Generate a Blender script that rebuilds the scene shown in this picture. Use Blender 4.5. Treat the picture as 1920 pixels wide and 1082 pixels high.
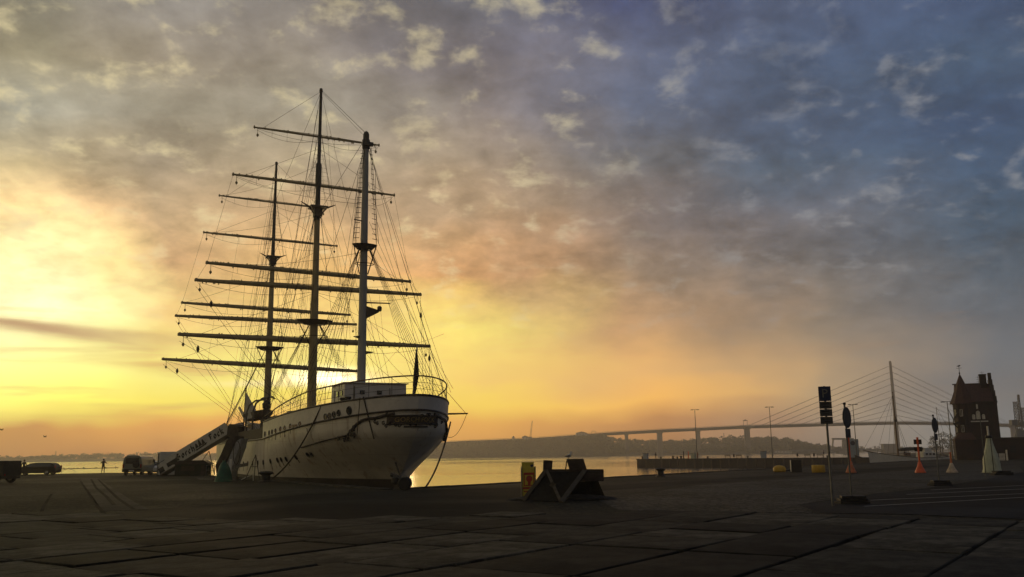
import bpy, bmesh, math, random
from math import sin, cos, pi, radians as R, atan2, sqrt
from mathutils import Vector as V, Matrix
random.seed(7)
for o in list(bpy.data.objects): bpy.data.objects.remove(o, do_unlink=True)
SC = bpy.context.scene; COL = SC.collection

# ------------------------------------------------------------------ camera
F = 1660.0                       # focal length in pixels of the 1920 px wide photograph
PITCH = math.atan((851 - 541) / F); ROLL = R(0.64); EYE = 1.85; WZ = -2.3
fwd = V((0, cos(PITCH), sin(PITCH))); up0 = V((0, -sin(PITCH), cos(PITCH))); r0 = V((1, 0, 0))
rt = r0 * cos(ROLL) - up0 * sin(ROLL); up = r0 * sin(ROLL) + up0 * cos(ROLL)
cd = bpy.data.cameras.new('camera'); cam = bpy.data.objects.new('camera', cd); COL.objects.link(cam)
cam.matrix_world = Matrix(((rt.x, up.x, -fwd.x, 0), (rt.y, up.y, -fwd.y, 0), (rt.z, up.z, -fwd.z, EYE), (0, 0, 0, 1)))
cd.sensor_width = 36; cd.lens = 36 * F / 1920; cd.clip_start = 0.1; cd.clip_end = 8000
SC.camera = cam
EYEV = V((0, 0, EYE))
def ray(x, y):
    d = fwd * F + rt * (x - 960) - up * (y - 541); return d / d.y
def at(x, y, Y): return EYEV + ray(x, y) * Y
def gnd(x, y, z=0.0):
    d = ray(x, y); return EYEV + d * ((z - EYE) / d.z)

# ------------------------------------------------------------------ light, sky
SUN_AZ, SUN_EL = R(-12.3), R(5.0)
sd = bpy.data.lights.new('sun', 'SUN'); sun = bpy.data.objects.new('sun', sd); COL.objects.link(sun)
sd.energy = 0.55; sd.angle = R(12); sd.color = (1.0, 0.66, 0.32)
to_sun = V((sin(SUN_AZ) * cos(SUN_EL), cos(SUN_AZ) * cos(SUN_EL), sin(SUN_EL)))
sun.rotation_euler = to_sun.to_track_quat('Z', 'Y').to_euler()
SC.view_settings.view_transform = 'Standard'
SC.view_settings.look = 'None'
SC.view_settings.exposure = 0.0; SC.view_settings.gamma = 1.0; SC.view_settings.use_curve_mapping = False
HAZE_DENSITY = 0.00043
HAZE_COLOR = (0.96, 0.93, 0.90)

def lin(c):
    return tuple((x / 12.92 if x <= 0.04045 else ((x + 0.055) / 1.055) ** 2.4) for x in [k / 255 for k in c])

class NT:
    """small helper for node trees"""
    def __init__(s, tree): s.t = tree; s.n = tree.nodes; s.l = tree.links
    def put(s, sock, v):
        if v is None: return
        if isinstance(v, bpy.types.NodeSocket): s.l.new(v, sock)
        else: sock.default_value = v
    def math(s, op, a, b=None, c=None, clamp=False):
        n = s.n.new('ShaderNodeMath'); n.operation = op; n.use_clamp = clamp
        s.put(n.inputs[0], a); s.put(n.inputs[1], b); s.put(n.inputs[2], c); return n.outputs[0]
    def mix(s, f, a, b, mode='MIX'):
        n = s.n.new('ShaderNodeMix'); n.data_type = 'RGBA'; n.blend_type = mode
        s.put(n.inputs[0], f)
        for k, v in ((6, a), (7, b)):
            if isinstance(v, tuple) and len(v) == 3: v = (*v, 1)
            s.put(n.inputs[k], v)
        return n.outputs[2]
    def mrange(s, v, a, b, c=0.0, d=1.0, smooth=True):
        n = s.n.new('ShaderNodeMapRange'); n.interpolation_type = 'SMOOTHSTEP' if smooth else 'LINEAR'
        for k, x in enumerate((v, a, b, c, d)): s.put(n.inputs[k], x)
        return n.outputs[0]
    def noise(s, vec, scale, detail=4, rough=0.5, dist=0.0):
        n = s.n.new('ShaderNodeTexNoise'); s.put(n.inputs['Vector'], vec); n.inputs['Scale'].default_value = scale
        n.inputs['Detail'].default_value = detail; n.inputs['Roughness'].default_value = rough; n.inputs['Distortion'].default_value = dist
        return n.outputs['Fac']
    def ramp(s, f, stops):
        n = s.n.new('ShaderNodeValToRGB'); e = n.color_ramp.elements
        while len(e) < len(stops): e.new(0.5)
        for k, (p, c) in enumerate(stops): e[k].position = p; e[k].color = (*c, 1)
        s.put(n.inputs[0], f); return n.outputs[0]
    def comb(s, x, y, z):
        n = s.n.new('ShaderNodeCombineXYZ'); s.put(n.inputs[0], x); s.put(n.inputs[1], y); s.put(n.inputs[2], z); return n.outputs[0]
    def sep(s, v):
        n = s.n.new('ShaderNodeSeparateXYZ'); s.put(n.inputs[0], v); return n.outputs

world = bpy.data.worlds.new('World'); SC.world = world; world.use_nodes = True
AMP = 1.0
GAIN = {40: {0: (0.97, 1.02, 1.09), 100: (1.06, 1.09, 1.10), 200: (1.06, 1.13, 1.22), 300: (1.17, 1.18, 1.17), 400: (1.64, 1.62, 1.56), 500: (1.56, 1.59, 1.60), 600: (1.65, 1.73, 1.83), 700: (1.93, 2.10, 1.87), 755: (2.59, 2.90, 1.74), 800: (1.36, 0.93, 0.27), 845: (1.27, 0.87, 0.43)}, 170: {0: (1.05, 1.08, 1.16), 100: (1.09, 1.10, 1.13), 200: (1.01, 1.06, 1.14), 300: (1.06, 1.08, 1.10), 400: (1.43, 1.37, 1.37), 500: (1.33, 1.36, 1.28), 600: (1.45, 1.54, 1.57), 700: (1.71, 1.90, 1.70), 755: (2.19, 2.55, 1.22), 800: (1.38, 0.94, 0.25), 845: (1.13, 0.68, 0.25)}, 300: {0: (1.01, 1.06, 1.17), 100: (1.05, 1.07, 1.12), 200: (0.95, 1.01, 1.08), 300: (0.98, 1.02, 1.10), 400: (1.09, 1.10, 1.13), 500: (0.96, 0.90, 0.91), 600: (1.23, 1.23, 1.12), 700: (1.50, 1.67, 1.36), 755: (1.86, 2.12, 0.74), 800: (1.51, 1.11, 0.25), 845: (1.03, 0.56, 0.25)}, 600: {0: (0.91, 0.95, 1.05), 100: (1.00, 1.04, 1.12), 200: (0.98, 1.05, 1.14), 300: (1.05, 1.09, 1.13), 400: (1.08, 1.05, 1.06), 500: (1.04, 1.01, 0.91), 600: (1.13, 1.13, 0.93), 700: (1.24, 1.48, 1.06), 755: (1.46, 1.65, 0.43), 800: (1.55, 1.31, 0.25), 845: (1.47, 1.24, 0.40)}, 900: {0: (0.83, 0.91, 1.02), 100: (0.84, 0.90, 1.03), 200: (0.91, 0.95, 1.05), 300: (0.95, 0.98, 1.05), 400: (0.97, 0.98, 1.03), 500: (1.04, 0.92, 0.86), 600: (1.32, 1.40, 1.06), 700: (1.47, 1.48, 1.01), 755: (1.80, 1.89, 0.51), 800: (1.44, 1.17, 0.25), 845: (1.37, 1.12, 0.40)}, 1200: {0: (0.69, 0.81, 1.04), 100: (0.84, 0.96, 1.11), 200: (0.74, 0.90, 1.09), 300: (0.82, 0.92, 1.04), 400: (0.88, 0.91, 1.02), 500: (0.92, 0.92, 0.98), 600: (1.24, 1.15, 1.11), 700: (1.60, 1.51, 1.25), 755: (2.14, 1.88, 0.93), 800: (1.31, 0.98, 0.61), 845: (1.24, 0.93, 0.58)}, 1500: {0: (0.87, 0.98, 1.11), 100: (0.75, 0.94, 1.09), 200: (0.71, 0.91, 1.08), 300: (0.66, 0.90, 1.08), 400: (0.78, 0.92, 1.10), 500: (0.77, 0.86, 0.99), 600: (0.87, 0.95, 1.08), 700: (1.27, 1.29, 1.34), 755: (1.56, 1.63, 1.63), 800: (1.21, 1.29, 1.50), 845: (1.15, 1.22, 1.42)}, 1860: {0: (0.77, 0.92, 1.08), 100: (0.81, 1.00, 1.11), 200: (0.63, 0.88, 1.08), 300: (0.63, 0.91, 1.11), 400: (0.61, 0.91, 1.11), 500: (0.69, 0.92, 1.11), 600: (0.75, 0.95, 1.16), 700: (0.86, 1.15, 1.48), 755: (1.05, 1.46, 1.91), 800: (1.26, 1.59, 1.88), 845: (1.20, 1.51, 1.79)}}
def build_sky():
    w = NT(world.node_tree); w.n.clear()
    out = w.n.new('ShaderNodeOutputWorld'); bg = w.n.new('ShaderNodeBackground'); w.l.new(bg.outputs[0], out.inputs[0])
    tc = w.n.new('ShaderNodeTexCoord'); d = tc.outputs['Generated']; x, y, z = w.sep(d)
    az = w.math('ARCTAN2', x, y); el = w.math('ARCSINE', z)
    rows = (0, 100, 200, 300, 400, 500, 600, 700, 755, 800, 845)
    cols = {
        40: ((135,128,110),(150,140,115),(162,155,135),(192,172,130),(228,196,138),(246,228,165),(248,236,178),(248,238,140),(247,230,118),(208,158,85),(188,140,85)),
        170: ((138,130,115),(150,139,116),(156,148,128),(180,160,125),(214,180,130),(238,210,142),(246,230,158),(248,237,138),(246,228,112),(216,162,82),(192,140,80)),
        300: ((140,132,120),(150,138,118),(150,140,120),(165,148,122),(195,165,125),(212,172,122),(236,200,128),(246,230,128),(245,220,104),(228,172,80),(195,140,75)),
        600: ((122,114,108),(140,130,118),(152,142,124),(175,155,125),(200,165,120),(236,190,120),(244,206,120),(243,226,120),(243,212,98),(240,185,75),(215,160,75)),
        900: ((105,104,110),(118,112,115),(135,125,120),(155,138,120),(175,148,118),(215,165,110),(243,220,115),(243,205,110),(243,205,95),(235,175,80),(200,140,70)),
        1200: ((85,90,115),(100,104,122),(100,104,118),(115,112,112),(135,120,110),(160,135,110),(195,155,110),(225,175,110),(235,180,100),(200,145,90),(165,120,80)),
        1500: ((86,95,116),(84,94,114),(85,94,112),(90,98,110),(105,105,110),(120,112,106),(140,125,110),(175,148,115),(185,155,118),(165,138,112),(150,128,108)),
        1860: ((74,85,107),(76,89,109),(72,84,105),(76,88,106),(82,94,108),(95,102,110),(108,108,110),(125,120,116),(135,128,120),(138,130,120),(138,130,120)),
    }
    def stops(px, c):
        s = []
        for yy, k in zip(rows, c):
            r = ray(px, yy); e = atan2(r.z, sqrt(r.x ** 2 + 1)); s.append((max(0.0, e / 0.8), tuple(a * g for a, g in zip(lin(k), GAIN[px][yy]))))
        s = sorted(s); t = s[-1][1]; s.append((0.98, tuple(k * q for k, q in zip(t, (0.36, 0.42, 0.55)))))   # darker slate overhead
        return s
    e01 = w.math('DIVIDE', w.math('MAXIMUM', el, 0.0), 0.8)
    # a little warp keeps the colour steps from running in straight lines
    wn = w.noise(w.comb(w.math('MULTIPLY', az, 2.0), w.math('MULTIPLY', el, 4.0), 0.3), 2.2, 3, 0.55)
    e01 = w.math('ADD', e01, w.math('MULTIPLY', w.math('SUBTRACT', wn, 0.5), 0.10 * min(1, AMP)), clamp=True)
    azw = w.math('ADD', az, w.math('MULTIPLY', w.math('SUBTRACT', wn, 0.5), 0.22 * min(1, AMP)))
    back_l = [(0.0, lin((140,115,85))), (0.15, lin((190,160,105))), (0.4, lin((150,134,104))), (1.0, lin((84,84,88)))]  # unseen sky beside and behind, its brightness shaped to light hull and stern
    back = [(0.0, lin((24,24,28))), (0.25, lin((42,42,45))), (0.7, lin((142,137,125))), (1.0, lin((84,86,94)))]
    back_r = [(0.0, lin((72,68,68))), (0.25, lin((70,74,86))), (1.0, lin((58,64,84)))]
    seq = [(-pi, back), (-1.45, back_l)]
    for px in sorted(cols):
        r = ray(px, 500); seq.append((atan2(r.x, 1), stops(px, cols[px])))
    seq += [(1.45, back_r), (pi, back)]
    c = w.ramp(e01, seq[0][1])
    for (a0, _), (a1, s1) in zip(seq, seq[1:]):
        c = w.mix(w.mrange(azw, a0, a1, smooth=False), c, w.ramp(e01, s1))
    # cloud layer seen in perspective: a plane above, so the patches flatten towards the horizon
    den = w.math('ADD', w.math('MAXIMUM', z, 0.0), 0.34)
    P = w.comb(w.math('DIVIDE', x, den), w.math('DIVIDE', y, den), 0.0)
    big = w.noise(P, 2.3, 3, 0.5, 0.3); med = w.noise(P, 7.0, 4, 0.5, 0.35); fine = w.noise(P, 19.0, 5, 0.6, 0.2); puff = w.noise(w.comb(w.math('ADD', w.math('DIVIDE', x, den), 5.3), w.math('DIVIDE', y, den), 2.0), 12.5, 5, 0.55, 0.2)
    hi = w.mrange(el, 0.07, 0.22)
    amp = w.math('MULTIPLY', hi, AMP)
    v = w.math('ADD', w.math('MULTIPLY', w.math('SUBTRACT', big, 0.5), 0.85), w.math('MULTIPLY', w.math('SUBTRACT', med, 0.5), 0.95))
    v = w.math('ADD', v, w.math('MULTIPLY', w.math('SUBTRACT', fine, 0.5), 1.0))
    mul = w.math('MAXIMUM', w.math('ADD', 1.0, w.math('MULTIPLY', v, amp)), 0.66)
    c = w.mix(1.0, c, w.comb(mul, mul, mul), 'MULTIPLY')
    # thin places in the layer where brighter sky comes through
    gap = w.mrange(w.math('ADD', w.math('MULTIPLY', puff, 0.75), w.math('MULTIPLY', fine, 0.25)), 0.515, 0.70)
    gap = w.math('MULTIPLY', w.math('MULTIPLY', gap, hi), w.mrange(big, 0.34, 0.56, 0.25, 1.0))
    bright = w.mix(w.mrange(az, -0.10, 0.28), lin((238,222,172)), lin((150,152,156)))
    c = w.mix(w.math('MULTIPLY', gap, 0.66 * min(1, AMP)), c, bright)
    # long streaks of low cloud near the sun
    st = w.noise(w.comb(w.math('MULTIPLY', az, 2.6), w.math('MULTIPLY', el, 26.0), 1.7), 1.5, 4, 0.55, 0.4)
    low = w.math('MULTIPLY', w.mrange(el, 0.20, 0.13), w.mrange(el, 0.012, 0.05))
    dk = w.math('MULTIPLY', w.math('MULTIPLY', w.mrange(st, 0.55, 0.68), low), w.mrange(az, 0.05, -0.35, 0.1, 0.35))
    c = w.mix(w.math('MULTIPLY', dk, min(1, AMP)), c, lin((196,142,96)))
    lt = w.math('MULTIPLY', w.math('MULTIPLY', w.mrange(st, 0.44, 0.30), low), w.mrange(az, 0.15, -0.25, 0.0, 0.4))
    c = w.mix(w.math('MULTIPLY', lt, min(1, AMP)), c, lin((255,236,130)))
    def bar(a0, e0, sa, se, k, col, slope=0.0):
        nonlocal c
        q = w.math('ADD', w.math('POWER', w.math('DIVIDE', w.math('SUBTRACT', az, a0), sa), 2.0),
                   w.math('POWER', w.math('DIVIDE', w.math('ADD', w.math('SUBTRACT', w.math('ADD', el, w.math('MULTIPLY', w.math('SUBTRACT', st, 0.5), 0.022)), e0), w.math('MULTIPLY', w.math('SUBTRACT', az, a0), slope)), se), 2.0))
        c = w.mix(w.math('MULTIPLY', w.math('EXPONENT', w.math('MULTIPLY', q, -1.0)), k * min(1, AMP)), c, col)
    bar(-0.50, 0.129, 0.14, 0.0075, 0.9, lin((186,138,106)), 0.075)     # the grey bar of cloud low on the left
    bar(-0.36, 0.094, 0.075, 0.006, 0.7, lin((214,158,92)), 0.05)
    bar(-0.206, 0.086, 0.040, 0.0085, 1.0, (5.0, 4.2, 2.6))           # the sun's bright gap behind the ship
    bar(-0.275, 0.078, 0.05, 0.004, 0.7, (1.6, 1.4, 0.7))
    bar(-0.17, 0.125, 0.14, 0.05, 0.22, (1.3, 0.92, 0.36))
    # the clear sky above the layer adds its share
    sk = w.n.new('ShaderNodeTexSky'); sk.sky_type = 'NISHITA'; sk.sun_disc = False
    sk.sun_elevation = SUN_EL; sk.sun_rotation = SUN_AZ; sk.altitude = 0; sk.dust_density = 3.0
    sc = w.mix(1.0, sk.outputs[0], (0.02, 0.02, 0.02), 'MULTIPLY')
    c = w.mix(0.12, c, sc, 'ADD')
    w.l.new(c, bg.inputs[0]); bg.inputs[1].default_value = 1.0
build_sky()
SC.render.engine = 'CYCLES'
SC.cycles.use_denoising = True
SC.cycles.max_bounces = 6; SC.cycles.diffuse_bounces = 3; SC.cycles.glossy_bounces = 3; SC.cycles.volume_bounces = 1
SC.cycles.transmission_bounces = 4; SC.cycles.caustics_reflective = False; SC.cycles.caustics_refractive = False

# ------------------------------------------------------------------ helpers
def tag(o, label=None, cat=None, group=None, kind=None):
    if label: o['label'] = label
    if cat: o['category'] = cat
    if group: o['group'] = group
    if kind: o['kind'] = kind
    return o
def link(name, data, parent=None):
    o = bpy.data.objects.new(name, data); COL.objects.link(o)
    if parent: o.parent = parent
    return o
def thing(name, label, cat, loc=(0, 0, 0), rz=0.0, group=None):
    o = link(name, None); o.location = loc; o.rotation_euler = (0, 0, rz); return tag(o, label, cat, group)
def kids(o): return [c for c in bpy.data.objects if c.parent == o]
def dup(o, loc=None, rz=None, label=None, parent=None):
    c = o.copy(); COL.objects.link(c); c.parent = parent
    for ch in o.children: dup(ch, parent=c)
    if loc is not None: c.location = loc
    if rz is not None: c.rotation_euler = (0, 0, rz)
    if label: c['label'] = label
    return c
class MB:
    def __init__(s): s.v = []; s.f = []; s.m = []; s.mats = []
    def add(s, vs, fs, mi=0):
        n = len(s.v); s.v += [tuple(p) for p in vs]; s.f += [tuple(i + n for i in f) for f in fs]; s.m += [mi] * len(fs); return s
    def box(s, c, size, rz=0.0, M=None, mi=0, taper=1.0):
        x, y, z = [k / 2 for k in size]; vs = []
        for sz in (-1, 1):
            t = taper if sz > 0 else 1
            for sx, sy in ((-1, -1), (1, -1), (1, 1), (-1, 1)):
                p = V((sx * x * t, sy * y * t, sz * z))
                if M is not None: p = M @ p
                elif rz: p = V((p.x * cos(rz) - p.y * sin(rz), p.x * sin(rz) + p.y * cos(rz), p.z))
                vs.append(p + V(c))
        return s.add(vs, [(3, 2, 1, 0), (4, 5, 6, 7), (0, 1, 5, 4), (1, 2, 6, 5), (2, 3, 7, 6), (3, 0, 4, 7)], mi)
    def bar(s, p, q, w, t, upv=(0, 0, 1), mi=0):
        """rectangular beam from p to q, w across, t along upv"""
        p, q = V(p), V(q); d = (q - p).normalized(); u = V(upv); a = d.cross(u)
        if a.length < 1e-4: a = d.cross(V((1, 0, 0)))
        a.normalize(); u = a.cross(d).normalized(); vs = []
        for b in (p, q):
            for sx, sy in ((-1, -1), (1, -1), (1, 1), (-1, 1)): vs.append(b + a * (sx * w / 2) + u * (sy * t / 2))
        return s.add(vs, [(3, 2, 1, 0), (4, 5, 6, 7), (0, 1, 5, 4), (1, 2, 6, 5), (2, 3, 7, 6), (3, 0, 4, 7)], mi)
    def tube(s, pts, r, n=6, mi=0, cap=True, closed=False):
        pts = [V(p) for p in pts]; N = len(pts); rr = r if isinstance(r, (list, tuple)) else [r] * N
        u = None; vs = []
        for i, p in enumerate(pts):
            d = (pts[min(i + 1, N - 1)] - pts[max(i - 1, 0)]).normalized()
            if u is None:
                u = d.cross(V((0, 0, 1)));
                if u.length < 1e-3: u = d.cross(V((0, 1, 0)))
            u = (u - d * u.dot(d)).normalized(); w = d.cross(u)
            for k in range(n):
                a = 2 * pi * k / n; vs.append(p + (u * cos(a) + w * sin(a)) * rr[i])
        fs = [(i * n + k, i * n + (k + 1) % n, (i + 1) * n + (k + 1) % n, (i + 1) * n + k) for i in range(N - 1) for k in range(n)]
        if cap: fs += [tuple(range(n - 1, -1, -1)), tuple(range((N - 1) * n, N * n))]
        return s.add(vs, fs, mi)
    def lathe(s, prof, c=(0, 0, 0), n=16, mi=0, M=None):
        vs = []
        for r, z in prof:
            for k in range(n):
                p = V((r * cos(2 * pi * k / n), r * sin(2 * pi * k / n), z))
                if M is not None: p = M @ p
                vs.append(p + V(c))
        N = len(prof)
        fs = [(i * n + k, i * n + (k + 1) % n, (i + 1) * n + (k + 1) % n, (i + 1) * n + k) for i in range(N - 1) for k in range(n)]
        fs += [tuple(range(n - 1, -1, -1)), tuple(range((N - 1) * n, N * n))]
        return s.add(vs, fs, mi)
    def prism(s, poly, depth, M=None, mi=0, t=1.0):
        """poly in the local xz plane, extruded +-depth/2 along y; t scales the depth of nothing but is kept for tapers"""
        n = len(poly); vs = []
        for sy in (-1, 1):
            for p in poly:
                q = V((p[0], sy * depth / 2, p[1]))
                vs.append(M @ q if M is not None else q)
        fs = [tuple(range(n)), tuple(range(2 * n - 1, n - 1, -1))] + [(i, i + n, (i + 1) % n + n, (i + 1) % n) for i in range(n)]
        return s.add(vs, fs, mi)
    def build(s, name, mat, parent=None, smooth=False, bevel=0.0):
        me = bpy.data.meshes.new(name); me.from_pydata(s.v, [], s.f)
        ms = mat if isinstance(mat, (list, tuple)) else [mat]
        for m in ms: me.materials.append(m)
        if len(ms) > 1: me.polygons.foreach_set('material_index', s.m)
        if smooth: me.polygons.foreach_set('use_smooth', [True] * len(me.polygons))
        bm = bmesh.new(); bm.from_mesh(me); bmesh.ops.recalc_face_normals(bm, faces=bm.faces)
        if bevel: bmesh.ops.bevel(bm, geom=list(bm.edges), offset=bevel, segments=2, affect='EDGES', profile=0.6)
        bm.to_mesh(me); bm.free()
        if smooth: me.set_sharp_from_angle(angle=R(40))
        return link(name, me, parent)
def sheet(name, poly, z, mat, kind='structure'):
    me = bpy.data.meshes.new(name); me.from_pydata([(p[0], p[1], z) for p in poly], [], [tuple(range(len(poly)))]); me.materials.append(mat)
    bm = bmesh.new(); bm.from_mesh(me); bmesh.ops.recalc_face_normals(bm, faces=bm.faces)
    for f in bm.faces:
        if f.normal.z < 0: f.normal_flip()
    bm.to_mesh(me); bm.free()
    o = link(name, me); o['kind'] = kind; return o

# ------------------------------------------------------------------ materials
def mat(name, col, rough=0.7, metal=0.0, var=0.25, scale=3.0, bump=0.0, bscale=20.0, streak=None, spec=0.5, coat=0.0, dirt=None):
    m = bpy.data.materials.new(name); m.use_nodes = True; w = NT(m.node_tree); b = w.n['Principled BSDF']
    tc = w.n.new('ShaderNodeTexCoord'); P = tc.outputs['Object']
    n = w.noise(P, scale, 6, 0.6); c0 = tuple(k * (1 - var) for k in col); c1 = tuple(min(1, k * (1 + var)) for k in col)
    c = w.mix(w.mrange(n, 0.3, 0.7), c0, c1)
    if dirt:
        n2 = w.noise(P, dirt[1], 5, 0.65, 0.6); c = w.mix(w.mrange(n2, dirt[2], dirt[2] + 0.14, 0, dirt[3]), c, dirt[0])
    if streak:
        mp = w.n.new('ShaderNodeMapping'); w.l.new(P, mp.inputs[0]); mp.inputs['Scale'].default_value = streak[1]
        n3 = w.noise(mp.outputs[0], 1.0, 5, 0.6); c = w.mix(w.mrange(n3, streak[2], streak[2] + 0.16, 0, streak[3]), c, streak[0])
    w.l.new(c, b.inputs['Base Color'])
    b.inputs['Roughness'].default_value = rough; b.inputs['Metallic'].default_value = metal
    b.inputs['Specular IOR Level'].default_value = spec; b.inputs['Coat Weight'].default_value = coat
    rn = w.noise(P, scale * 2.3, 4, 0.6); w.l.new(w.mrange(rn, 0.3, 0.7, max(0.02, rough - 0.1), min(1, rough + 0.1)), b.inputs['Roughness'])
    if bump:
        bp = w.n.new('ShaderNodeBump'); bp.inputs['Strength'].default_value = bump; bp.inputs['Distance'].default_value = 0.05
        w.l.new(w.noise(P, bscale, 6, 0.65), bp.inputs['Height']); w.l.new(bp.outputs[0], b.inputs['Normal'])
    return m
def add_plating(m, w_=3.6, h_=1.05):
    w = NT(m.node_tree); b = w.n['Principled BSDF']; tc = w.n.new('ShaderNodeTexCoord'); x, y, z = w.sep(tc.outputs['Object'])
    br = w.n.new('ShaderNodeTexBrick'); w.l.new(w.comb(y, z, 0.0), br.inputs[0]); br.inputs['Scale'].default_value = 1.0
    br.inputs['Brick Width'].default_value = w_; br.inputs['Row Height'].default_value = h_; br.inputs['Mortar Size'].default_value = 0.02; br.inputs['Mortar Smooth'].default_value = 0.6
    n = w.noise(tc.outputs['Object'], 0.9, 3, 0.5); h = w.math('ADD', w.math('MULTIPLY', br.outputs['Fac'], -0.5), w.math('MULTIPLY', n, 1.4))
    bp = w.n.new('ShaderNodeBump'); bp.inputs['Strength'].default_value = 0.5; bp.inputs['Distance'].default_value = 0.05; w.l.new(h, bp.inputs['Height']); w.l.new(bp.outputs[0], b.inputs['Normal'])
    src = b.inputs['Base Color'].links[0].from_socket; w.l.new(w.mix(w.math('MULTIPLY', br.outputs['Fac'], 0.28), src, (0.30, 0.22, 0.14)), b.inputs['Base Color'])
M = {}
M['hull'] = mat('hull_white_paint', (0.72, 0.68, 0.58), 0.45, var=0.10, scale=0.5, bump=0.12, bscale=1.2, streak=((0.30, 0.19, 0.10), (1.6, 1.6, 0.10), 0.56, 0.6), dirt=((0.42, 0.38, 0.30), 0.8, 0.56, 0.5))
add_plating(M['hull'])
M['boot'] = mat('boot_top_paint', (0.03, 0.022, 0.02), 0.6, scale=0.8)
M['trim'] = mat('dark_trim', (0.035, 0.025, 0.018), 0.5)
M['white'] = mat('white_paint', (0.72, 0.69, 0.62), 0.5, var=0.08, scale=1.5, dirt=((0.45, 0.40, 0.32), 1.5, 0.56, 0.4))
M['mast'] = mat('mast_buff_paint', (0.42, 0.33, 0.15), 0.5, var=0.15, scale=0.8, streak=((0.2, 0.13, 0.06), (3, 3, 0.15), 0.55, 0.6))
M['mastwhite'] = mat('mast_white_paint', (0.38, 0.38, 0.35), 0.5, var=0.1, scale=0.8, streak=((0.32, 0.28, 0.2), (3, 3, 0.15), 0.57, 0.5))
M['rope'] = mat('tarred_rope', (0.035, 0.026, 0.018), 0.9)
M['wood'] = mat('varnished_wood', (0.16, 0.085, 0.04), 0.55, streak=((0.07, 0.035, 0.015), (8, 8, 0.6), 0.5, 0.6))
M['darkwood'] = mat('dark_timber', (0.055, 0.04, 0.03), 0.85, bump=0.4, bscale=9, streak=((0.02, 0.015, 0.01), (1, 14, 14), 0.5, 0.6))
M['steel'] = mat('painted_steel_grey', (0.16, 0.15, 0.12), 0.5, metal=0.2, dirt=((0.10, 0.05, 0.025), 6, 0.52, 0.7))
M['black'] = mat('black_rubber', (0.012, 0.012, 0.012), 0.75, bump=0.3, bscale=14)
M['iron'] = mat('cast_iron', (0.02, 0.02, 0.02), 0.55, metal=0.3, dirt=((0.06, 0.03, 0.015), 7, 0.54, 0.6))
M['glass'] = mat('dark_glass', (0.02, 0.025, 0.03), 0.06, var=0.05, spec=0.8)
M['brown'] = mat('brown_tarp', (0.055, 0.042, 0.028), 0.8, bump=0.6, bscale=3)
M['green'] = mat('green_tarp', (0.012, 0.10, 0.055), 0.6, bump=0.5, bscale=4)
M['canvas'] = mat('grey_canvas', (0.34, 0.34, 0.33), 0.85, bump=0.5, bscale=3)
M['container'] = mat('container_white', (0.70, 0.69, 0.62), 0.55, var=0.08, streak=((0.25, 0.16, 0.09), (3, 3, 0.3), 0.62, 0.6))
M['banner'] = mat('banner_cloth', (0.62, 0.60, 0.51), 0.8, var=0.1, bump=0.3, bscale=2.5)
M['ink'] = mat('dark_print', (0.02, 0.018, 0.015), 0.7)
M['shed'] = mat('shed_dark_green', (0.02, 0.026, 0.016), 0.8, bump=0.3)
M['red'] = mat('red_paint', (0.45, 0.05, 0.025), 0.6)
M['orange'] = mat('orange_paint', (0.85, 0.13, 0.035), 0.5, var=0.12, dirt=((0.35, 0.12, 0.06), 4, 0.58, 0.5))
M['orangefade'] = mat('faded_orange_paint', (0.62, 0.16, 0.06), 0.7, dirt=((0.45, 0.30, 0.18), 5, 0.5, 0.7))
M['beige'] = mat('chalky_beige_paint', (0.60, 0.48, 0.36), 0.75, dirt=((0.35, 0.25, 0.16), 4, 0.55, 0.6))
M['palegreen'] = mat('pale_green_paint', (0.52, 0.56, 0.42), 0.65, var=0.1, streak=((0.28, 0.26, 0.16), (5, 5, 0.5), 0.55, 0.6))
M['yellow'] = mat('yellow_paint', (0.62, 0.38, 0.03), 0.55, var=0.12, dirt=((0.28, 0.16, 0.03), 4, 0.56, 0.6))
M['yellowsign'] = mat('yellow_panel', (0.62, 0.50, 0.05), 0.55, var=0.08, dirt=((0.35, 0.28, 0.06), 5, 0.58, 0.5))
M['blue'] = mat('sign_blue', (0.008, 0.02, 0.07), 0.5)
M['topmast'] = mat('topmast_black_green', (0.03, 0.032, 0.026), 0.5)
M['tarred'] = mat('tarred_plank', (0.008, 0.007, 0.006), 0.9, bump=0.4, bscale=9)
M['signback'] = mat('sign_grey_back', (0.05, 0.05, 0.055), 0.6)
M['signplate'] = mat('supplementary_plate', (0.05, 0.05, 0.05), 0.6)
M['galv'] = mat('galvanised_pipe', (0.18, 0.18, 0.17), 0.45, metal=0.5)
M['panel'] = mat('pale_blue_panel', (0.30, 0.36, 0.42), 0.6, var=0.08)
M['brick'] = None
M['concrete'] = mat('bridge_concrete', (0.20, 0.20, 0.19), 0.85, var=0.12, scale=0.05)
M['bridgesteel'] = mat('bridge_deck_steel', (0.14, 0.16, 0.17), 0.6, scale=0.05)
M['cable'] = mat('stay_cable', (0.10, 0.11, 0.12), 0.6)
M['jetty'] = mat('jetty_piling', (0.012, 0.010, 0.009), 0.8, bump=0.5, bscale=2, streak=((0.022, 0.02, 0.018), (1.5, 1.5, 0.15), 0.55, 0.6))
M['carblack'] = mat('car_paint_black', (0.010, 0.011, 0.012), 0.5, var=0.05, spec=0.25)
M['lorry'] = mat('lorry_dark_paint', (0.012, 0.012, 0.011), 0.7, var=0.2)
M['carsilver'] = mat('van_paint_grey', (0.19, 0.21, 0.17), 0.35, var=0.05, coat=0.6, dirt=((0.22, 0.21, 0.18), 2, 0.55, 0.5))
M['carwhite'] = mat('car_paint_white', (0.60, 0.60, 0.57), 0.3, var=0.05, coat=0.8)
M['tail'] = mat('tail_light_red', (0.30, 0.01, 0.01), 0.2)
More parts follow.
